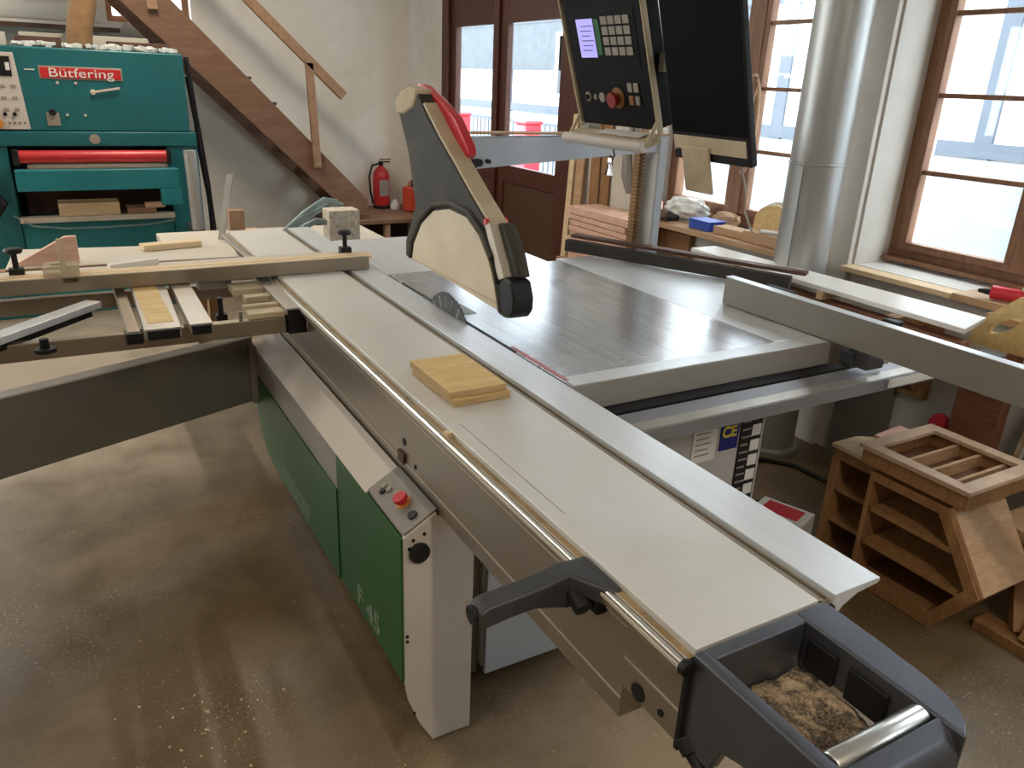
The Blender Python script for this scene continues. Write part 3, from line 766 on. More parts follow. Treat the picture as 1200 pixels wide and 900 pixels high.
pbox(mt, W_, W_ + .008, -.01, H_ + .01, -.012, .008).build('side_trim', 'hood_l', cp, .003)
pbox(mt, 0, W_, H_, H_ + .03, -.06, .03).build('top_hood', 'hood', cp, .005)
pbox(mt, .05, .36, .175, .345, 0, .0015).build('keypad_plate', 'console', cp)
pbox(mt, .068, .155, .208, .320, .0015, .003).build('display', 'lcd', cp)
di = MB()
for k in range(6):
    di.box(.085 + .004 * (k % 2), .135 + .008 * (k % 3), .228 + k * .014, .231 + k * .014, .003, .0034)
di.b.transform(mt); di.build('display_writing', 'lcd_ink', cp)
pbox(mt, .162, .186, .215, .318, .0015, .003).build('green_field', 'green_b', cp)
for r in range(4):
    for c in range(4):
        u = .200 + c * .036; v = .214 + r * .029
        pbox(mt, u, u + .030, v, v + .023, .0015, .005).build('key', 'key', cp, .001)
def pcyl(u, v, w0, w1, r, name, mat):
    m = MB().cyl((u, v, w0), (u, v, w1), r, n=20); m.b.transform(mt); return m.build(name, mat, cp)
pcyl(.068, .088, 0, .006, .015, 'selector_ring', 'key'); pcyl(.068, .088, .006, .014, .008, 'selector', 'black')
pcyl(.145, .088, 0, .006, .015, 'selector_ring', 'key')
pcyl(.108, .088, 0, .006, .009, 'push_button', 'grey_dark')
pcyl(.225, .088, 0, .003, .032, 'stop_collar', 'amber_d'); pcyl(.220, .087, .003, .014, .014, 'stop_stem', 'red_d'); pcyl(.220, .087, .014, .026, .023, 'emergency_stop', 'red_d')
for (u, v, m_) in ((.285, .108, 'key'), (.315, .108, 'key'), (.285, .070, 'amber_d'), (.315, .070, 'grey_dark')):
    pbox(mt, u, u + .022, v, v + .027, 0, .006).build('square_button', m_, cp, .002)
# tray lip below
pbox(mt, -.010, W_ + .008, -.036, -.016, .0, .060).build('tray', 'hood_l', cp, .003)
m = MB().cyl((-.02, -.030, .066), (W_ + .006, -.030, .066), .017, n=20); m.b.transform(mt); m.build('tray_roll', 'beige', cp, .004)
for u_, a_, b_ in ((-.006, .010, .010), (W_ + .006, .010, .012)):
    m = MB().beam((u_, .03, .0), (u_, -.03, .060), a_, b_); m.b.transform(mt); m.build('tray_arm', 'hood_l', cp, .002)
pbox(mt, .14, .36, -.0115, -.010, .005, .045).build('tray_paper', 'paper', cp)
m = MB().tube([mt @ Vector((.22, -.036, .05)), mt @ Vector((.23, -.075, .052)), mt @ Vector((.215, -.09, .055)), mt @ Vector((.208, -.075, .054))], .0025, 6); m.build('hook', 'black', cp)
MB().beam((1.58, 2.10, 1.62), (1.88, 2.70, 1.62), .06, .06).beam((1.88, 2.70, 1.65), (1.88, 2.70, 1.425), .055, .055).build('console_bracket', 'grey_dark', cp, .003)
# keys on hook
ky = thing('key_bunch', 'small bunch of keys hanging under the console tray', 'keys', (1.54, 2.11, 1.36))
kb = mt @ Vector((.208, -.078, .054))
MB().lathe((kb.x, kb.y, kb.z - .015), [(.010, -.0015), (.012, 0), (.010, .0015)], 14, 'x').build('ring', 'chrome', ky)
for a in (-.5, .1, .6): MB().beam(kb + Vector((0, 0, -.02)), kb + Vector((0, .03 * a, -.06)), .010, .003).build('key', 'chrome' if a < .3 else 'rust', ky)

mo = thing('monitor', 'tall black switched-off monitor beside the control console', 'monitor', (1.5, 1.6, 1.40))
mt2 = panel_frame(1.452, 1.752, 1.395, 1.83, 1.515, 1.422)
pbox(mt2, 0, .292, 0, .62, -.022, 0).build('casing', 'black', mo, .004)
pbox(mt2, .006, .286, .075, .61, 0, .0012).build('screen', 'screen', mo)
pbox(mt2, .008, .280, .024, .066, 0, .0025).build('lower_strip', 'hood_l', mo, .001)['label'] = 'grey-brown strip'
pbox(mt2, .045, .150, -.085, .04, .003, .012).build('stand', 'hood_l', mo, .003)
pbox(mt2, .015, .055, .012, .030, 0, .004).build('button_bar', 'black', mo)
pbox(mt2, .10, .20, .15, .5, -.10, -.022).build('mount', 'black', mo, .003)
MB().beam((1.525, 1.70, 1.66), (1.60, 2.08, 1.68), .04, .05).build('mount_arm', 'grey_dark', mo, .003)
m = MB().tube([mt2 @ Vector((.22, .0, -.03)), mt2 @ Vector((.235, -.06, -.03)), mt2 @ Vector((.26, -.12, .0)), mt2 @ Vector((.30, -.16, .02))], .003, 6)
m.build('cable', 'grey_mid', mo)

# ------------------------------------------------------------------ rip fence
rf = thing('rip_fence', 'long light grey rip fence standing across the right of the saw table', 'fence', (1.98, 1.45, .9))
MB().prism([(.30, .903), (1.955, .903), (1.955, .990), (1.945, .9985), (.30, .9985)], 'x', 1.980, 2.012).build('fence_profile', 'fence', rf, .002)
MB().box(1.979, 2.013, .30, 1.952, .9985, 1.0005).build('top_edge', 'alu_edge', rf)
MB().box(2.012, 2.10, 1.40, 1.62, .9035, .955).build('carriage', 'grey_dark', rf, .005)
MB().box(2.012, 2.09, 1.37, 1.44, .84, .9035).build('rail_shoe', 'black_s', rf, .004)
MB().prism([(1.70, 1.0), (1.80, 1.0), (1.76, .955), (1.70, .955)], 'x', 2.02, 2.05).beam((2.035, 1.75, .97), (2.05, 1.83, .99), .022, .02).build('fence_clamp', 'black', rf, .003)
MB().obox((2.04, 1.34, .985), (.035, .05, .04)).build('fence_clamp', 'black', rf, .004)
MB().obox((2.06, 1.06, .97), (.04, .06, .04)).build('end_knob', 'black', rf, .006)

# ------------------------------------------------------------------ boards right of the saw
for yb, lab in ((1.84, 'brown wooden wall bracket under the boards, nearer the right window'), (2.60, 'brown wooden wall bracket under the boards, hidden behind the duct')):
    wb = thing('wall_bracket', lab, 'bracket', (3.0, yb, .4))
    MB().box(2.40, XW, yb - .025, yb + .025, .745, .80).build('arm', 'oak', wb, .003)
    MB().box(3.03, XW, yb - .06, yb + .06, .42, .745).build('upright', 'oak', wb, .003)
    MB().beam((3.035, yb, .47), (2.72, yb, .75), .035, .045).build('brace', 'oak', wb, .002)

def plank(name, label, quad, z0, z1, mat, cat='board', bevel=.002, group=None):
    o = MB().prism(quad, 'z', z0, z1).build(name, mat, None, bevel)
    return tag(o, label, cat, group)
plank('dark_brown_board', 'red-brown board lowest in the stack beside the window wall', [(2.40, 1.50), (2.60, 1.46), (2.60, 2.78), (2.42, 2.78)], .8005, .818, 'mdf_red')
plank('grey_white_panel', 'pale grey panel lying right behind the rip fence', [(2.34, 1.47), (2.50, 1.47), (2.50, 2.02), (2.34, 2.02)], .8185, .838, 'alu_edge')
plank('red_brown_batten', 'long red-brown batten under the white board, nearest the window wall', [(2.565, 1.42), (2.615, 1.42), (2.655, 2.70), (2.60, 2.70)], .8185, .845, 'mdf_red')
plank('red_brown_batten', 'thin long red-brown batten lying against the wider batten', [(2.515, 1.42), (2.545, 1.42), (2.585, 2.74), (2.55, 2.74)], .8185, .838, 'mdf_red')
for k, (y, lab) in enumerate(((2.0, 'pale pine spacer under the white board, nearer one'), (2.5, 'pale pine spacer under the white board, farther one'))):
    plank('pine_spacer', lab, [(2.56 + .02 * k, y), (2.72, y), (2.72, y + .03), (2.56 + .02 * k, y + .03)], .8455, .880, 'pine')
plank('white_board', 'long white melamine board on spacers below the windows', [(2.545, 1.41), (2.765, 1.47), (2.735, 2.80), (2.583, 2.80)], .8805, .899, 'white_board')
bar = MB().beam((1.925, 2.88, .938), (2.39, 2.02, .926), .035, .05); tag(bar.build('steel_angle_bar', 'bar', None, .002), 'dark grey steel bar lying diagonally at the back of the saw table', 'bar')
b2 = MB().beam((1.97, 2.90, .974), (2.45, 2.00, .962), .05, .014); tag(b2.build('stained_batten', 'rust', None, .002), 'dark stained thin batten lying on top of the diagonal steel bar', 'batten')

# ------------------------------------------------------------------ duct
du = thing('extraction_duct', 'big galvanised vertical extraction duct between the two windows', 'duct', (2.83, 2.36, 0))
MB().cyl((2.83, 2.36, .02), (2.83, 2.36, ZC), .113, n=48).build('pipe', 'zinc', du, smooth=True)
MB().lathe((2.83, 2.36, 1.33), [(.1135, -.006), (.1175, -.003), (.1175, .003), (.1135, .006)], 48).build('joint_ring', 'zinc', du)
MB().box(2.714, 2.720, 2.33, 2.36, .3, 1.32).build('seam', 'zinc', du)
MB().lathe((2.83, 2.36, 0), [(.135, 0), (.135, .02), (.115, .03)], 40).build('foot_ring', 'zinc', du)

# ------------------------------------------------------------------ window sill clutter
def sill_things():
    zs = .8985
    t = thing('wooden_arch_jig', 'round-topped pine arch piece standing on the sill behind the duct', 'jig', (3.05, 2.80, zs))
    arch = [(2.66, zs), (2.92, zs)] + [(2.79 + .13 * math.cos(a), zs + .09 + .10 * math.sin(a)) for a in [PI * k / 12 for k in range(13)]]
    MB().prism([(2.92, zs), (2.66, zs)] + [(2.79 - .13 * math.cos(PI * k / 12), zs + .09 + .09 * math.sin(PI * k / 12)) for k in range(13)], 'x', 3.10, 3.14).build('arch_board', 'ply', t, .002)
    MB().prism([(2.93 - 0, zs + .09)] + [(2.79 + .14 * math.cos(PI * k / 12), zs + .09 + .105 * math.sin(PI * k / 12)) for k in range(13)] + [(2.66, zs + .09), ] + [(2.79 - .125 * math.cos(PI * k / 12), zs + .09 + .085 * math.sin(PI * k / 12)) for k in range(13)], 'x', 3.141, 3.16).build('rim', 'bag', t)
    o = MB().box(2.97, 3.09, 2.58, 2.86, zs, zs + .055).build('pine_block', 'oak_l', None, .003); tag(o, 'pale pine block on the sill in front of the arch piece', 'block')
    o = MB().box(2.98, 3.08, 2.87, 3.08, zs, zs + .04).build('pine_block', 'oak_l', None, .003); tag(o, 'low pine block next to the blue box on the sill', 'block')
    o = MB().obox((3.03, 2.72, zs + .062), (.07, .12, .010), .5).build('paper_scrap', 'paper', None); tag(o, 'white paper scrap on top of the sill block', 'paper')
    t = thing('blue_box', 'small blue plastic box on the window sill', 'box', (3.03, 3.17, zs))
    MB().box(2.97, 3.08, 3.10, 3.26, zs, zs + .045).build('body', 'blue', t, .004)
    MB().box(2.965, 3.085, 3.095, 3.265, zs + .045, zs + .052).build('lid', 'blue', t, .002)
    # crumpled bag
    bm = bmesh.new(); bmesh.ops.create_icosphere(bm, subdivisions=4, radius=1)
    for v in bm.verts:
        n = 1 + .16 * math.sin(v.co.x * 9 + v.co.y * 5) * math.cos(v.co.z * 8) + random.uniform(-.04, .04)
        v.co = Vector((3.135 + v.co.x * .075 * n, 3.47 + v.co.y * .16 * n, zs + .055 + max(-.055, v.co.z * .07 * n)))
    m = MB(); m.b.free(); m.b = bm
    tag(m.build('plastic_bag', 'bag', None, smooth=True), 'crumpled whitish plastic bag lying on the window sill', 'bag')
    bm = bmesh.new(); bmesh.ops.create_icosphere(bm, subdivisions=3, radius=1)
    for v in bm.verts:
        n = 1 + .2 * math.sin(v.co.x * 7 + v.co.y * 6) * math.cos(v.co.z * 5)
        v.co = Vector((3.18 + v.co.x * .045 * n, 3.19 + v.co.y * .09 * n, zs + .045 + max(-.045, v.co.z * .04 * n)))
    m = MB(); m.b.free(); m.b = bm
    tag(m.build('brown_cloth', 'rope', None, smooth=True), 'brown rumpled cloth on the sill behind the blue box', 'cloth')
    t = thing('cordless_drill', 'dark red and black cordless drill lying on the sill corner', 'drill', (2.98, 3.55, zs))
    MB().cyl((2.97, 3.42, zs + .033), (2.97, 3.60, zs + .033), .030, n=18).build('motor_body', 'rust', t, .003)
    MB().cyl((2.97, 3.36, zs + .033), (2.97, 3.42, zs + .033), .018, .026, n=16).build('chuck', 'black', t)
    MB().beam((2.97, 3.55, zs + .03), (3.05, 3.62, zs + .022), .035, .04).build('grip', 'black', t, .005)
    MB().box(3.0, 3.05, 3.60, 3.66, zs, zs + .045).build('battery', 'red', t, .004)
    o = MB().beam((3.10, 3.68, zs + .02), (3.2, 3.80, zs + .05), .05, .02).build('wood_wedge', 'beech', None, .002); tag(o, 'pinkish wooden wedge at the far end of the sill', 'wedge')
    # under sill bracket board
    o = MB().box(3.03, XW, 3.30, 3.70, .70, .84).build('wall_batten', 'oak', None, .003); tag(o, 'short brown board fixed to the wall under the far sill', 'board')
    # right sill: red tool
    zr = .9035
    t = thing('glue_gun', 'red hand tool lying on the right-hand window sill', 'tool', (3.08, 1.53, zr))
    MB().cyl((3.03, 1.62, zr + .028), (3.09, 1.45, zr + .028), .026, n=16).build('body', 'red_b', t, .004)
    MB().beam((3.05, 1.54, zr + .03), (3.15, 1.50, zr + .022), .03, .035).build('grip', 'red', t, .006)
    MB().obox((3.07, 1.50, zr + .058), (.05, .05, .012), .3).build('clip', 'bag', t, .002)
    MB().cyl((3.015, 1.66, zr + .026), (3.03, 1.62, zr + .026), .007, .013, n=10).build('nozzle', 'black', t)
    o = MB().box(2.94, 3.05, 1.15, 1.57, .8725 - .03, .8725 - .001).build('sill_batten', 'oak_l', None, .003); tag(o, 'pale batten projecting under the right-hand sill', 'batten')
sill_things()

# rope coil on window 2's mullion
rp = thing('rope_coil', 'coil of brown cord hanging from a hook on the window mullion', 'cord', (3.22, 3.2, 1.5))
for k in range(4):
    pts = []
    for i in range(25):
        a = 2 * PI * i / 24
        pts.append((3.235 - .010 * k, 3.155 + (.028 + .008 * k) * math.sin(a), 1.44 + (.20 + .015 * k) * math.cos(a)))
    MB().tube(pts, .008, 6).build('loop', 'rope', rp, smooth=True)
MB().tube([(3.27, 3.19, 1.62), (3.22, 3.19, 1.64), (3.205, 3.195, 1.67), (3.21, 3.2, 1.70)], .005, 8).build('hook', 'black', rp)

# stack of beech boards on a low stand, left of post, and boards leaning on the wall
bs = thing('tool_trolley', 'low brown cart that carries the stack of pinkish boards', 'cart', (2.90, 3.85, 0))
MB().box(2.74, 3.04, 3.50, 4.22, .52, .56).build('shelf', 'oak', bs, .004)
MB().box(2.74, 3.04, 3.50, 4.22, .14, .17).build('shelf', 'oak', bs, .004)
for (x, y) in ((2.76, 3.52), (2.76, 4.20), (3.02, 3.52), (3.02, 4.20)): MB().box(x - .02, x + .02, y - .02, y + .02, 0, .52).build('leg', 'oak', bs, .003)
zz = .5605
rnd = random.Random(3)
names = ['lowest', 'second from bottom', 'third from bottom', 'fourth from bottom', 'middle', 'fourth from top', 'third from top', 'second from top', 'topmost']
for k in range(9):
    th = .036 if k < 8 else .05
    dx, dy = rnd.uniform(-.02, .02), rnd.uniform(-.03, .03)
    e = .06 if k == 8 else 0
    o = MB().obox((2.89 + dx * .5, 3.85 + dy, zz + th / 2), (.20 + e * .4, .58 + e, th - .004), rnd.uniform(-.03, .03)).build('beech_board', 'beech', None, .003)
    tag(o, 'pinkish beech board, %s of the stack left of the grey post' % names[k], 'board', 'beech boards stacked left of the post')
    zz += th
rnd = random.Random(11)
cols = ['pine', 'oak_l', 'oak', 'oak', 'grey_board', 'rail_wood']
labs = ['pale narrow plank leaning next to the door frame', 'tan plank leaning second from the door frame', 'brown plank leaning third from the door frame', 'dark brown plank leaning fourth from the door frame', 'wide beige sheet leaning on the wall above the beech stack', 'reddish plank leaning on the wall right beside the grey post']
ys = [4.50, 4.40, 4.28, 4.16, 3.98, 3.80]; ws = [.06, .09, .10, .09, .20, .07]
for k in range(6):
    wd = ws[k] / 2; y = ys[k]
    x0 = 2.82 if k != 4 else 2.86
    m = MB(); m.beam((2.97, y, 0.006), (3.058, y + .05, 1.42 - .03 * k), ws[k], .016)
    if k >= 2:   # leave room for the cart: lean from behind it
        m = MB(); m.beam((3.052, y, 0.0), (3.058, y + .02, 1.36 + .02 * k), ws[k], .010)
    tag(m.build('leaning_plank', cols[k], None, .002), labs[k], 'plank')
tag(MB().tube([(3.02, 3.88, 1.42), (3.0, 3.90, 1.25), (2.99, 3.87, 1.10), (2.99, 3.84, 1.0)], .014, 8, [.015, .028, .035, .015]).build('grey_rag', 'grey_dark', None, smooth=True), 'grey rag hanging on the wall beside the grey post', 'rag')

# ------------------------------------------------------------------ plane jig, leaning panels at right edge
jig = thing('saw_handle_jig', 'wooden jig with an oval grip hole standing at the right edge', 'jig', (2.86, 1.45, .62))
def oval(cy, cz, a, b_, rot, n=20):
    return [(cy + a * math.cos(2 * PI * k / n) * math.cos(rot) - b_ * math.sin(2 * PI * k / n) * math.sin(rot), cz + a * math.cos(2 * PI * k / n) * math.sin(rot) + b_ * math.sin(2 * PI * k / n) * math.cos(rot)) for k in range(n)]
mm = MB()
out = [(1.555, .775), (1.555, .835), (1.50, .90), (1.42, .975), (1.34, .99), (1.34, .775)]
inn = oval(1.445, .865, .062, .018, -.62)
vo = [mm.b.verts.new((2.85, u, w)) for u, w in out]; vi = [mm.b.verts.new((2.85, u, w)) for u, w in inn]
eo = [mm.b.edges.new((vo[i], vo[(i + 1) % len(vo)])) for i in range(len(vo))]
ei = [mm.b.edges.new((vi[i], vi[(i + 1) % len(vi)])) for i in range(len(vi))]
bmesh.ops.triangle_fill(mm.b, use_beauty=True, edges=eo + ei)
r = bmesh.ops.extrude_face_region(mm.b, geom=mm.b.faces[:])
for v in [e for e in r['geom'] if isinstance(e, bmesh.types.BMVert)]: v.co.x += .025
mm.build('grip_board', 'ply', jig)
MB().box(2.845, 2.885, 1.41, 1.55, .6205, .774).build('body_block', 'grey_board', jig, .003)
MB().box(2.842, 2.888, 1.37, 1.41, .6205, .774).build('brown_edge', 'mdf_red', jig, .002)
def lean(name, label, y, w, top, mat, x0=2.86, th=.018, cat='board'):
    tag(MB().beam((x0, y, .012), (3.045, y - .02, top), w, th).build(name, mat, None, .002), label, cat)
tag(MB().box(2.84, 2.90, 1.375, 1.545, 0, .62).build('red_brown_plank', 'mdf_red', None, .002), 'upright red-brown plank that carries the grip jig below the right window', 'plank')
lean('pine_batten', 'thin pale batten leaning beside the red-brown board', 1.345, .02, .80, 'pine', 2.90)
lean('steel_edge_batten', 'thin pale grey strip leaning left of the big grey sheet', 1.318, .012, .84, 'alu_edge', 2.85)
tag(MB().beam((2.83, .98, .012), (3.045, .96, .86), .62, .022).build('grey_sheet', 'grey_dark', None, .002), 'large dark grey sheet leaning on the wall at the right edge', 'sheet')
t = thing('clamp_wheel', 'round red clamp wheel against the wall below the right window', 'wheel', (2.88, 1.60, .42))
MB().lathe((2.88, 1.60, .42), [(.008, -.022), (.035, -.018), (.040, 0), (.035, .018), (.008, .022)], 20, 'x').build('wheel', 'red_b', t, smooth=True)
MB().cyl((2.89, 1.60, .42), (3.07, 1.60, .42), .010).build('shaft', 'chrome', t)
tag(MB().box(3.045, XW, 1.92, 2.2, 0, .50).build('metal_plate', 'grey_dark', None, .002), 'dark plate standing against the wall behind the duct foot', 'plate')

# ------------------------------------------------------------------ wooden cabinets on the floor, right
def cabinet(name, label, x0, x1, poly, inner, shelves, loc):
    """open-fronted carcass: outline polygon in (y,z), inner outline for the opening"""
    t = thing(name, label, 'cabinet', loc)
    n = len(poly)
    m = MB()
    # shell walls between outer and inner outline
    for i in range(n):
        a, b_, c, d = poly[i], poly[(i + 1) % n], inner[(i + 1) % n], inner[i]
        m.prism([a, b_, c, d], 'x', x0, x1)
    m.build('carcass', 'oak', t, .002)
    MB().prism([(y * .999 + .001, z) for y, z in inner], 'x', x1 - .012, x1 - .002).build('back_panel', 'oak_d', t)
    for (ya, yb, za, zb) in shelves:
        MB().prism([(ya, za - .008), (yb, zb - .008), (yb, zb + .010), (ya, za + .010)], 'x', x0 + .006, x1 - .013).build('shelf', 'oak', t, .001)
    return t
c1 = cabinet('small_open_cabinet', 'small open oak cabinet with three compartments, left of the pair', 2.295, 2.62,
             [(1.622, .012), (1.622, .425), (1.440, .425), (1.440, .012)],
             [(1.592, .04), (1.592, .385), (1.453, .385), (1.453, .04)],
             [(1.592, 1.453, .272, .272), (1.592, 1.453, .148, .148)], (2.45, 1.53, 0.0))
MB().box(2.31, 2.60, 1.445, 1.61, 0, .013).build('foot', 'oak_d', c1)
MB().prism([(2.29, 1.63), (2.42, 1.63), (2.47, 1.60), (2.47, 1.50), (2.29, 1.50)], 'z', .4255, .440).build('top_board', 'pine', c1, .002)
tag(MB().obox((2.58, 1.565, .434), (.17, .10, .016), .1).build('beech_offcut', 'beech', None, .002), 'small pale offcut lying on the left cabinet behind the tray', 'offcut')
c2 = cabinet('angled_open_cabinet', 'oak cabinet with a slanted corner standing open toward the saw', 2.25, 2.53,
             [(1.434, .004), (1.434, .425), (1.155, .425), (.998, .190), (1.12, .004)],
             [(1.419, .040), (1.419, .395), (1.182, .395), (1.048, .195), (1.135, .055)],
             [(1.410, 1.118, .292, .292), (1.410, 1.065, .165, .165)], (2.4, 1.25, 0.0))
MB().prism([(1.160, .424), (1.000, .192), (.990, .200), (1.148, .432)], 'x', 2.262, 2.525).build('slanted_side_board', 'oak_l', c2, .002)
tt = thing('drawer_frame', 'pale oak drawer frame with three dividers on top of the cabinets', 'drawer', (2.43, 1.30, .442))
X0, X1, Ya, Yb = 2.235, 2.625, 1.10, 1.487
MB().frame('z', X0, X1, Ya, Yb, .4965, .512, .048).build('top_frame', 'drawer_top', tt, .002)
MB().box(X0 + .012, X0 + .030, Ya + .006, Yb - .01, .4425, .4965).box(X1 - .03, X1 - .012, Ya + .006, Yb - .01, .4425, .4965).box(X0 + .03, X1 - .03, Ya + .006, Ya + .024, .4425, .4965).box(X0 + .03, X1 - .03, Yb - .028, Yb - .01, .4425, .4965).build('sides', 'oak', tt, .001)
for k in range(3):
    y = 1.185 + k * .082
    MB().box(X0 + .03, X1 - .03, y, y + .012, .448, .492).build('divider', 'oak_l', tt, .001)
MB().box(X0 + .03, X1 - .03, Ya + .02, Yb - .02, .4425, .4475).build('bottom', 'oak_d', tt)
# wooden stool/box at right edge
c3 = thing('oak_box_frame', 'brown oak frame standing at the far right behind the slanted cabinet', 'frame', (2.75, 1.05, 0))
MB().box(2.56, 2.77, .86, 1.17, .27, .31).build('top', 'oak_l', c3, .003)
MB().box(2.57, 2.76, .87, 1.15, .235, .27).build('apron', 'oak', c3, .003)
MB().beam((2.46, .94, .03), (2.615, 1.08, .25), .07, .05).build('leg', 'oak', c3, .003)
MB().beam((2.42, .90, .03), (2.60, .90, .25), .06, .05).build('leg', 'oak', c3, .003)
MB().box(2.71, 2.76, 1.10, 1.15, 0, .235).build('leg', 'oak', c3, .003)
MB().box(2.39, 2.47, .86, 1.06, 0, .035).build('foot_rail', 'oak', c3, .003)

# red/white cardboard packet near the cabinets, cable on floor
rb = thing('tool_packet', 'red and white cardboard packet on the floor beside the small cabinet', 'packet', (2.22, 1.72, 0))
MB().obox((2.21, 1.72, .065), (.13, .20, .13), .35).build('carton', 'paper', rb, .004)
MB().obox((2.21, 1.72, .132), (.08, .14, .004), .35).build('red_print', 'red_b', rb)
MB().obox((2.155, 1.70, .09), (.006, .16, .03), .35).build('red_band', 'red_b', rb)
cb = MB().tube([(2.0, 2.32, .012), (2.25, 2.36, .010), (2.5, 2.32, .010), (2.68, 2.24, .010), (2.76, 2.13, .010), (2.77, 1.94, .010), (2.72, 1.75, .010), (2.65, 1.66, .010)], .010, 8)
tag(cb.build('floor_cable', 'rubber', None, smooth=True), 'black cable curving over the floor from the saw to the cabinets', 'cable')
cb = MB().tube([(1.9, 2.02, .010), (2.1, 2.08, .008), (2.3, 2.0, .008), (2.45, 1.9, .008)], .008, 8)
tag(cb.build('floor_cable', 'rubber', None, smooth=True), 'short black cable on the floor behind the red and white packet', 'cable')

# ------------------------------------------------------------------ wide-belt sander
sa = thing('wide_belt_sander', 'teal wide-belt sanding machine with red maker sign at the back left', 'sanding machine', (-.1, 5.7, 0))
F = 5.30
MB().box(-1.15, .745, F, 6.2, 1.235, 1.675).build('upper_body', 'teal', sa, .012)
MB().box(-1.16, .775, F - .015, 6.2, 1.155, 1.235).build('belt_cover_rail', 'teal', sa, .006)
MB().box(-1.15, .745, 6.0, 6.2, .172, 1.155).build('rear_body', 'teal', sa)
MB().box(.60, .775, F, 6.2, .172, 1.155).build('side_column', 'teal', sa, .006)
MB().box(-1.15, -.22, F, 6.2, .172, 1.155).build('side_column', 'teal', sa, .006)
MB().box(-.22, .60, F + .02, 6.0, .172, .735).build('lower_body', 'teal_l', sa, .006)
MB().prism([(-.62, 1.245), (-.62, 1.645), (-.115, 1.640), (-.09, 1.245)], 'y', F - .012, F).build('control_panel', 'beige', sa, .003)
MB().box(-.30, -.135, F - .016, F - .012, 1.52, 1.62).build('display', 'black', sa)
MB().box(-.16, -.14, F - .018, F - .016, 1.55, 1.59).build('display_digits', 'paper', sa)
pb = MB()
for r, zz_ in enumerate((1.47, 1.41, 1.35)):
    for c in range(5): pb.box(-.36 + c * .052, -.335 + c * .052, F - .016, F - .012, zz_ - .008, zz_ + .006)
pb.build('panel_legend', 'key', sa)
for c in range(5):
    MB().cyl((-.335 + c * .045, F - .012, 1.325), (-.335 + c * .045, F - .026, 1.325), .010, n=14).build('push_button', 'black', sa)
MB().cyl((-.235, F - .012, 1.275), (-.235, F - .030, 1.275), .022, n=18).build('stop_button', 'amber', sa)
for c in range(4):
    MB().cyl((-.185 + c * .024, F - .012, 1.280), (-.185 + c * .024, F - .02, 1.280), .005, n=10).build('indicator', 'rust', sa)
MB().box(-.008, .408, F - .006, F, 1.512, 1.580).build('sign_border', 'key', sa, .004)
MB().box(.0, .400, F - .010, F - .005, 1.519, 1.573).build('maker_sign', 'red', sa, .003)
text('sign_lettering', 'Bütfering', .066, 'paper', sa, (.2, F - .0115, 1.545), (PI / 2, 0, 0), .001, False, 1.36)
MB().box(-.075, -.025, F - .004, F, 1.555, 1.561).build('edge_mark', 'paper', sa)
MB().beam((.235, F - .02, 1.448), (.385, F - .02, 1.475), .012, .012).cyl((.245, F, 1.450), (.245, F - .025, 1.450), .014).build('lever_handle', 'strip_w', sa, .002)
MB().box(-.005, .06, F - .006, F, 1.265, 1.335).build('switch_plate', 'key', sa, .002)
MB().cyl((.028, F - .006, 1.338), (.028, F - .022, 1.338), .018, n=16).build('rotary_switch', 'black', sa, .003)
bt = MB()
for (x, z) in ((.075, 1.495), (.165, 1.495), (.10, 1.325), (.19, 1.325)): bt.cyl((x, F, z), (x, F - .008, z), .008, n=10)
bt.build('bolt_heads', 'strip_w', sa)
MB().lathe((.22, F - .018, 1.195), [(.002, -.004), (.028, -.002), (.028, .003)], 18, 'y').build('badge', 'key', sa)
MB().cyl((-.17, F - .06, 1.103), (.585, F - .06, 1.103), .034, n=28).build('red_roller', 'red', sa, smooth=True)['label'] = 'bright red roller'
for q_ in ((-.20, -.17), (.585, .61)): MB().box(*q_, F - .1, F + .02, 1.06, 1.14).build('roller_bearing', 'black', sa, .003)
MB().box(-.14, .60, F + .02, 5.9, 1.03, 1.05).build('feed_bed', 'strip_w', sa)
MB().box(-.20, .63, F - .20, F - .14, .93, 1.045).build('table_front', 'teal_l', sa, .006)
MB().box(.52, .635, F - .20, F - .13, .835, .93).build('table_bracket', 'teal_l', sa, .004)
MB().box(-.20, .60, F - .14, F + .0, 1.0, 1.03).build('table_surface', 'strip_w', sa)
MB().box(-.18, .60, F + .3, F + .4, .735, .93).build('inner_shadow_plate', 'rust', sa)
MB().box(-.22, .60, F - .05, F + .02, .735, .765).build('dust_shelf', 'strip_w', sa)
MB().cyl((.695, F - .28, .70), (.690, F - .28, 1.155), .036, n=24).build('dust_pipe', 'zinc', sa, smooth=True)
MB().box(.66, .73, F - .28, F, .66, .70).build('pipe_bracket', 'black_s', sa, .004)
hz = MB().tube([(-.25, F - .03, .78), (-.16, F - .06, .72), (0, F - .06, .70), (.2, F - .05, .695), (.45, F - .04, .70), (.60, F - .03, .72)], .005, 6); hz.build('air_hose', 'steel_teal', sa, smooth=True)
MB().tube([(-.30, F - .02, 1.0), (-.33, F - .06, .93), (-.28, F - .07, .85), (-.33, F - .03, .78)], .02, 8).build('cable_bundle', 'black', sa, smooth=True)
MB().box(-.42, -.30, F - .03, F, .90, 1.08).build('valve_block', 'black_s', sa, .006)
MB().tube([(.79, 5.5, 1.55), (.83, 5.55, 1.2), (.86, 5.6, .9), (.88, 5.6, .4), (.86, 5.55, .19)], .018, 8, None).build('side_hose', 'black', sa, smooth=True)
MB().tube([(.765, 5.32, 1.66), (.785, 5.33, 1.4), (.80, 5.4, 1.15), (.84, 5.45, .8), (.84, 5.45, .185)], .014, 8).build('side_cable', 'black', sa, smooth=True)
_before = set(bpy.data.objects)
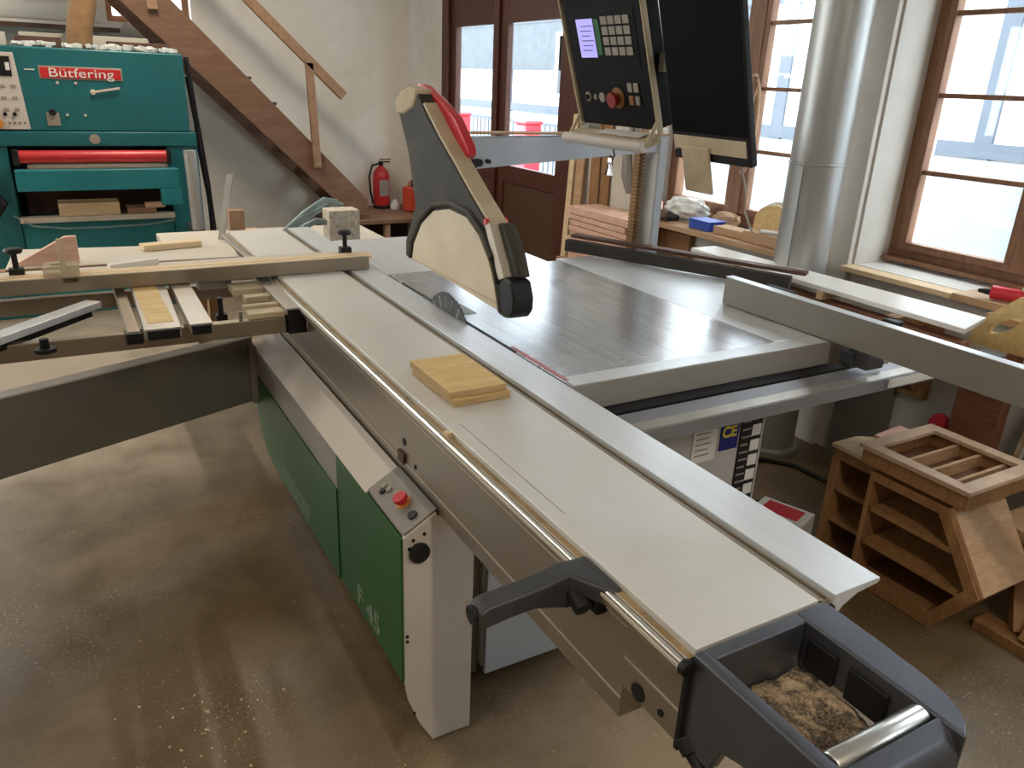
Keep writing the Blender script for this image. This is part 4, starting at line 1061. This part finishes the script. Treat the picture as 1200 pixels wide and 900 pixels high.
# boards in the sander's lower bay
tag(MB().box(-.02, .30, F - .04, F + .12, .7655, .84).build('pale_board_pile', 'pine', None, .003), 'pale board lying in the bay below the sander table', 'board')
tag(MB().box(.34, .50, F - .03, F + .10, .7655, .80).build('brown_offcut', 'rail_wood', None, .003), 'brown offcut in the bay below the sander table', 'offcut')
tag(MB().box(.44, .55, F - .045, F - .035 + .04, .8005, .83).build('pink_offcut', 'beech', None, .003), 'small pinkish offcut on top of the brown offcut in the bay', 'offcut')
SSC = 1.12
def bake(root, s=SSC):
    C = Vector((0, 0, CAM_Z)); loc = root.location.copy()
    def rec(o):
        if o.type == 'MESH': o.data.transform(Matrix.Scale(s, 4))
        for c in o.children: rec(c)
    if root.type == 'MESH':
        root.data.transform(Matrix.Translation(C * (1 - s)) @ Matrix.Scale(s, 4))
    else:
        for c in root.children: rec(c)
        root.location = C + (loc - C) * s
ZF = CAM_Z - CAM_Z / SSC       # height that lands on the floor at the machine's full size
bake(sa)
# brown suction hose on top
hs = thing('suction_hose', 'fat brown suction hose rising from the top of the sander', 'hose', (.26, 6.27, 1.684))
WM['suction_hose'] = Matrix.Translation((.26, 6.27, 1.684))
pts = [(.25, 6.27, 1.685), (.255, 6.27, 1.76), (.275, 6.27, 1.86), (.305, 6.27, 1.96), (.32, 6.27, 2.1), (.32, 6.27, 2.5), (.32, 6.27, ZC - .01)]
MB().tube(pts, .078, 18).build('hose', 'hose_brown', hs, smooth=True)
rg = MB()
for k in range(5): rg.tube([(.32, 6.27, 2.10 + .05 * k), (.32, 6.27, 2.115 + .05 * k)], .081, 18)
rg.build('ribs', 'hose_brown', hs)
MB().cyl((.25, 6.27, 1.685), (.25, 6.27, 1.71), .09, n=20).build('collar', 'rust', hs, .003)
# battens on top of the sander
specs = [(-.10, .13, 5.42, 1.6755, .055, 'rust', 'dark board on the sander left of the hose'),
         (.36, .70, 5.42, 1.6755, .05, 'rust', 'dark board on the sander right of the hose'),
         (-.08, .62, 5.80, 1.6755, .085, 'strip_w', 'long pale strip behind the hose on top of the sander'),
         (-.9, -.14, 5.45, 1.6755, .07, 'grey_board', 'beige board at the left end of the sander top')]
for (x0, x1, y, z, h, mt_, lab) in specs:
    tag(MB().box(x0, x1, y, y + .08, z, z + h).build('sander_top_board', mt_, None, .003), lab, 'board')
rnd = random.Random(5); cr = MB()
for k in range(60):
    x = rnd.uniform(-.1, .72); cr.obox((x, rnd.uniform(5.33, 5.40), 1.675 + rnd.uniform(.008, .02)), (rnd.uniform(.01, .05), .03, rnd.uniform(.01, .03)), rnd.uniform(0, 3), 0, rnd.uniform(-.3, .3))
tag(cr.build('wood_shavings', 'bag', None), 'pale shavings and scraps strewn along the sander top', 'shavings', kind='stuff')
for o_ in [o for o in bpy.data.objects if o not in _before and o.parent is None and o.name != 'suction_hose']: bake(o_)
# shelf high on back wall behind sander
sh = thing('wall_shelf', 'cream wall shelf high behind the sander', 'shelf', (-.9, 7.3, 1.84))
MB().box(-1.9, .60, 7.22, YB, 1.86, 1.885).build('board', 'white_board', sh, .003)
MB().box(-1.9, .58, 7.20, 7.225, 1.83, 1.862).build('front_lip', 'rust', sh)
MB().box(-1.0, -.96, 7.25, YB, 1.66, 1.86).box(.2, .24, 7.25, YB, 1.66, 1.86).build('bracket', 'grey_mid', sh)
tag(MB().cyl((-1.6, 7.33, 1.96), (.46, 7.33, 1.96), .074, n=24).build('paper_roll', 'white_board', None, smooth=True), 'long cream roll lying on the wall shelf', 'roll')

# ------------------------------------------------------------------ stairs
stt = thing('staircase', 'steep brown open wooden staircase against the back wall', 'stairs', (1.2, 7.0, .41))
def sline(x): return .591 + (2.343 - x) * 1.0148      # upper edge
top = [(2.352, .452), (2.343, .591), (-.25, sline(-.25)), (-.25, sline(-.25) - .42), (2.20, .452)]
MB().prism(top, 'y', 6.68, 6.725).build('stringer', 'stair', stt, .003)
MB().prism(top, 'y', 7.42, 7.465).build('stringer', 'stair', stt, .003)
k = 0
z = .62
while z < 3.0:
    xe = 2.343 - (z - .591) / 1.0148
    if z < 2.9:
        MB().box(xe - .175, xe + .005, 6.728, 7.418, z - .035, z).build('tread', 'stair', stt, .003)
    MB().box(xe - .05, xe + .03, 6.715, 6.76, z - .01, z + .012).build('tread_nose', 'rust', stt) if 1.2 < z < 1.7 else None
    z += .185
hr = thing('stair_handrail', 'light brown wooden handrail slanting above the staircase', 'handrail', (1.9, 6.66, .85))
MB().beam((.45, 6.655, 3.02), (2.15, 6.655, 1.435), .045, .075).build('rail', 'rail_wood', hr, .004)
MB().beam((1.875, 6.655, 1.68), (1.905, 6.655, .87), .045, .06).build('post', 'rail_wood', hr, .003)
MB().beam((.735, 6.655, 2.74), (.765, 6.655, 1.98), .045, .07).build('post', 'rail_wood', hr, .003)
MB().cyl((1.905, 6.63, .90), (1.905, 6.68, .90), .012).cyl((1.905, 6.63, .95), (1.905, 6.68, .95), .012).build('bolt', 'chrome', hr)
pf = thing('low_platform', 'low brown bench platform at the foot of the stairs', 'platform', (2.6, 7.2, 0))
MB().box(2.05, 3.04, 6.66, YB - .01, .37, .41).build('top', 'stair', pf, .004)
MB().box(2.06, 2.11, 6.68, 6.73, 0, .37).build('leg', 'rail_wood', pf); MB().box(2.97, 3.02, 6.68, 6.73, 0, .37).build('leg', 'rail_wood', pf)
MB().box(2.50, 2.55, 6.68, 6.73, 0, .37).build('leg', 'rail_wood', pf)
MB().box(2.06, 3.02, 6.70, 7.4, .02, .05).build('lower_shelf', 'rust', pf)
MB().box(2.08, 3.0, 7.38, 7.42, .05, .37).build('back_board', 'rust', pf)
tag(MB().prism([(7.18, .4105), (7.18, .451), (6.69, .451), (6.69, .4105)], 'x', 2.18, 2.36).build('step_block', 'stair', None), 'thin brown block under the foot of the staircase', 'block')
# extinguisher
fe = thing('fire_extinguisher', 'red fire extinguisher standing on the low platform by the stairs', 'fire extinguisher', (2.70, 7.3, .41))
x, y, z = 2.70, 7.30, .411
MB().lathe((x, y, z), [(.070, 0), (.078, .012), (.080, .03), (.080, .30), (.070, .34), (.045, .37), (.025, .385), (.022, .40)], 28).build('cylinder', 'red', fe, smooth=True)
MB().lathe((x, y, z), [(.079, 0), (.081, .004), (.081, .03), (.079, .034)], 28).build('foot_ring', 'black', fe)
MB().box(x - .045, x + .045, y - .0835, y - .076, z + .12, z + .27).build('label_plate', 'key', fe, .002)
MB().cyl((x, y, z + .40), (x, y, z + .425), .022).box(x - .02, x + .09, y - .012, y + .012, z + .425, z + .437).box(x - .01, x + .10, y - .010, y + .010, z + .450, z + .458).build('valve', 'black', fe, .002)
MB().tube([(x - .02, y, z + .415), (x - .09, y - .01, z + .40), (x - .125, y - .02, z + .30), (x - .12, y - .03, z + .16), (x - .095, y - .03, z + .05)], .010, 8).build('hose', 'black', fe, smooth=True)
rc = thing('red_canister', 'orange-red canister on the platform next to the door', 'canister', (2.93, 7.05, .41))
MB().box(2.84, 3.01, 6.99, 7.12, .411, .64).build('body', 'orange', rc, .02, seg=3)
MB().cyl((2.93, 7.055, .64), (2.93, 7.055, .70), .028, .02).build('spout', 'black', rc)
MB().tube([(2.88, 7.055, .64), (2.88, 7.055, .675), (2.92, 7.055, .69), (2.97, 7.055, .675), (2.99, 7.055, .64)], .009, 8).build('handle', 'orange', rc, smooth=True)
tag(MB().lathe((2.80, 7.2, .411), [(.045, 0), (.05, .03), (.03, .07), (.012, .09)], 14).build('white_rag', 'bag', None, smooth=True), 'small whitish crumpled rag beside the extinguisher', 'rag')

# ------------------------------------------------------------------ bench behind the fence with offcuts
bn = thing('rear_workbench', 'pale bench behind the sliding table strewn with offcuts', 'workbench', (.7, 4.2, 0))
MB().box(.42, 1.55, 3.88, 4.62, .72, .76).box(.42, .60, 3.50, 3.88, .72, .76).build('top', 'grey_board', bn, .004)
for (x, y) in ((.60, 4.05), (.60, 4.56), (1.50, 3.94), (1.50, 4.56)): MB().box(x - .03, x + .03, y - .03, y + .03, 0, .72).build('leg', 'oak', bn, .003)
bz = .7605
tag(MB().box(1.17, 1.33, 3.92, 4.04, bz, .955).build('speckled_block', 'poly', None, .003), 'off-white speckled block on the bench behind the saw', 'block')
tag(MB().box(.685, .755, 3.92, 3.98, bz, .975).build('orange_wood_block', 'rail_wood', None, .003), 'upright orange-brown wood block on the rear bench', 'block')
tag(MB().box(.76, .82, 3.92, 3.98, bz, .88).build('pale_wood_block', 'pine', None, .003), 'pale wood block right of the orange-brown one', 'block')
tag(MB().beam((.70, 4.28, bz + .012), (.80, 4.44, 1.08), .035, .016).build('grey_lath', 'grey_mid', None, .002), 'thin grey lath leaning behind the orange-brown block', 'slat')
for k, (a, b_) in enumerate((((.95, 4.0, .84), (1.20, 4.1, .985)), ((1.02, 4.12, .83), (1.26, 4.2, .95)), ((1.0, 3.96, .83), (1.12, 3.98, .90)))):
    a, b_ = Vector(a), Vector(b_); mid = (a + b_) / 2 + Vector((0, 0, .012))
    tag(MB().tube([a, mid, b_, b_ + Vector((.07, .0, -.015))], .016, 10).build('bent_hose', 'steel_teal', None, smooth=True), ['upper grey-green hose piece on the rear bench', 'middle grey-green hose piece on the rear bench', 'short grey-green hose piece lying flat on the rear bench'][k], 'hose')
rnd = random.Random(9); cr = MB()
for k in range(40):
    cr.obox((rnd.uniform(.84, .98), rnd.uniform(3.92, 4.0), bz + rnd.uniform(.006, .05)), (.03, .006, .004), rnd.uniform(0, 3), 0, rnd.uniform(-.8, .8))
tag(cr.build('wire_scraps', 'steel_teal', None), 'small tangle of grey wire scraps on the rear bench', 'wire', kind='stuff')
# long shelf board on trestle, behind fence
bd = thing('board_support', 'narrow timber support under the wide pale board behind the fence', 'support', (0, 3.56, 0))
MB().box(-1.35, .59, 3.53, 3.59, .7605, .838).build('rail', 'oak', bd, .003)
MB().box(-1.33, -1.27, 3.53, 3.59, 0, .76).build('leg', 'oak', bd, .003)
tag(MB().prism([(-.22, 3.42), (.615, 3.38), (.64, 3.66), (-.20, 3.79)], 'z', .8385, .872).build('long_pale_board', 'grey_board', None, .002), 'wide pale board with brown edge lying behind the fence', 'board')
tag(MB().prism([(-.22, 3.412), (.60, 3.373), (.60, 3.379), (-.22, 3.418)], 'z', .8385, .868).build('brown_edging', 'oak', None), 'brown edging strip along the front of the wide pale board', 'strip')
tag(MB().obox((.385, 3.64, .885), (.24, .07, .024), .18).build('cream_batten', 'pine', None, .002), 'short cream batten lying on the wide pale board', 'batten')
tag(MB().prism([(-.20, .8725), (.03, .8725), (.03, .975), (-.01, .975)], 'y', 3.45, 3.48).build('triangular_offcut', 'beech', None, .002), 'triangular beech offcut standing at the left behind the flip stop', 'offcut')
tag(MB().obox((.19, 3.02, .9465), (.17, .03, .022), .35).build('white_offcut', 'white_board', None, .002), 'small white offcut lying on the rail behind the fence', 'offcut')

# ------------------------------------------------------------------ wood chips on floor
rnd = random.Random(21); ch = MB()
for k in range(90):
    if rnd.random() < .5: x, y = rnd.gauss(.10, .10), rnd.gauss(1.70, .10)
    else: x, y = rnd.uniform(-.3, 2.2), rnd.uniform(.6, 3.5)
    s_ = rnd.uniform(.0015, .0045)
    ch.obox((x, y, .003), (s_ * 1.6, s_, .003), rnd.uniform(0, 3), rnd.uniform(-.2, .2))
for k in range(420):
    x, y = rnd.gauss(1.0, .28), rnd.gauss(1.0, .25)
    s_ = rnd.uniform(.001, .0028)
    ch.obox((x, y, .002), (s_ * 1.6, s_, .002), rnd.uniform(0, 3), rnd.uniform(-.2, .2))
tag(ch.build('wood_chips', 'pine', None), 'tiny pale wood chips scattered over the workshop floor', 'wood chips', kind='stuff')

# ------------------------------------------------------------------ unseen tube lamps, added to brighten the room from above
lampn = 0
for (x, y, lab) in ((-2.6, .6, 'left row, nearest'), (-2.6, 4.2, 'left row, farthest'), (.6, -1.4, 'middle row, behind the camera'), (.6, 5.2, 'middle row, above the sander')):
    t = thing('added_tube_lamp', 'added unseen tube lamp brightening the room, %s' % lab, 'lamp', (x, y, ZC - .02))
    MB().box(x - .06, x + .06, y - .75, y + .75, ZC - .05, ZC).build('added_lamp_fitting', 'white_board', t)
    ld = bpy.data.lights.new('tube_fill_light', 'AREA'); ld.shape = 'RECTANGLE'; ld.size = .06; ld.size_y = 1.45
    ld.energy = 20; ld.color = (1, .88, .72)
    lo = bpy.data.objects.new('tube_fill_light', ld); COL.objects.link(lo); lo.parent = t; lo.location = (0, 0, -.035)

# ------------------------------------------------------------------ daylight
w = bpy.data.worlds.new('overcast_sky'); SC.world = w; w.use_nodes = True
bg = w.node_tree.nodes['Background']; bg.inputs[0].default_value = (.97, .98, 1.0, 1); bg.inputs[1].default_value = 4.8
def portal(axis, a, u0, u1, z0, z1, sgn):
    ld = bpy.data.lights.new('sky_portal', 'AREA'); ld.shape = 'RECTANGLE'; ld.size = u1 - u0; ld.size_y = z1 - z0
    ld.cycles.is_portal = True
    lo = bpy.data.objects.new('sky_portal', ld); COL.objects.link(lo)
    c = (u0 + u1) / 2, (z0 + z1) / 2
    if axis == 'x': lo.location = (a, c[0], c[1]); d = Vector((sgn, 0, 0))
    else: lo.location = (c[0], a, c[1]); d = Vector((0, sgn, 0))
    lo.rotation_euler = d.to_track_quat('-Z', 'Y').to_euler()
for q in wins: portal('x', XF + .16, *q, -1)
portal('x', XW + .16, DOOR[0], DOOR[1], .9, 2.85, -1)
for q in lw: portal('x', XL - .31, *q, 1)
for q in fw: portal('y', YN - .31, *q, 1)
for q in bw + [back_hole]: portal('y', YB + .31, *q, -1)

vs = SC.view_settings
vs.view_transform = 'Standard'; vs.look = 'None'; vs.gamma = 1; vs.use_curve_mapping = False
vs.exposure = 1.15
SC.cycles.use_denoising = True
SC.cycles.max_bounces = 8; SC.cycles.diffuse_bounces = 5; SC.cycles.transparent_max_bounces = 16
SC.cycles.sample_clamp_indirect = 8

# ------------------------------------------------------------------ groups of repeated things
for base, grp in (('leaning_plank', 'planks leaning on the wall beside the post'), ('bent_hose', 'hose pieces on the rear bench'),
                  ('plywood_offcut', 'plywood offcuts on the sliding table'), ('sander_top_board', 'boards on top of the sander'),
                  ('red_bin', 'red bins outside the door'), ('wall_bracket', 'wooden brackets under the boards'),
                  ('added_tube_lamp', 'added unseen tube lamps under the ceiling'), ('pine_spacer', 'spacers under the white board'),
                  ('red_brown_batten', 'red-brown battens under the white board'), ('pine_block', 'pale blocks on the far sill')):
    for o in bpy.data.objects:
        if o.parent is None and o.name.split('.')[0] == base: o['group'] = grp
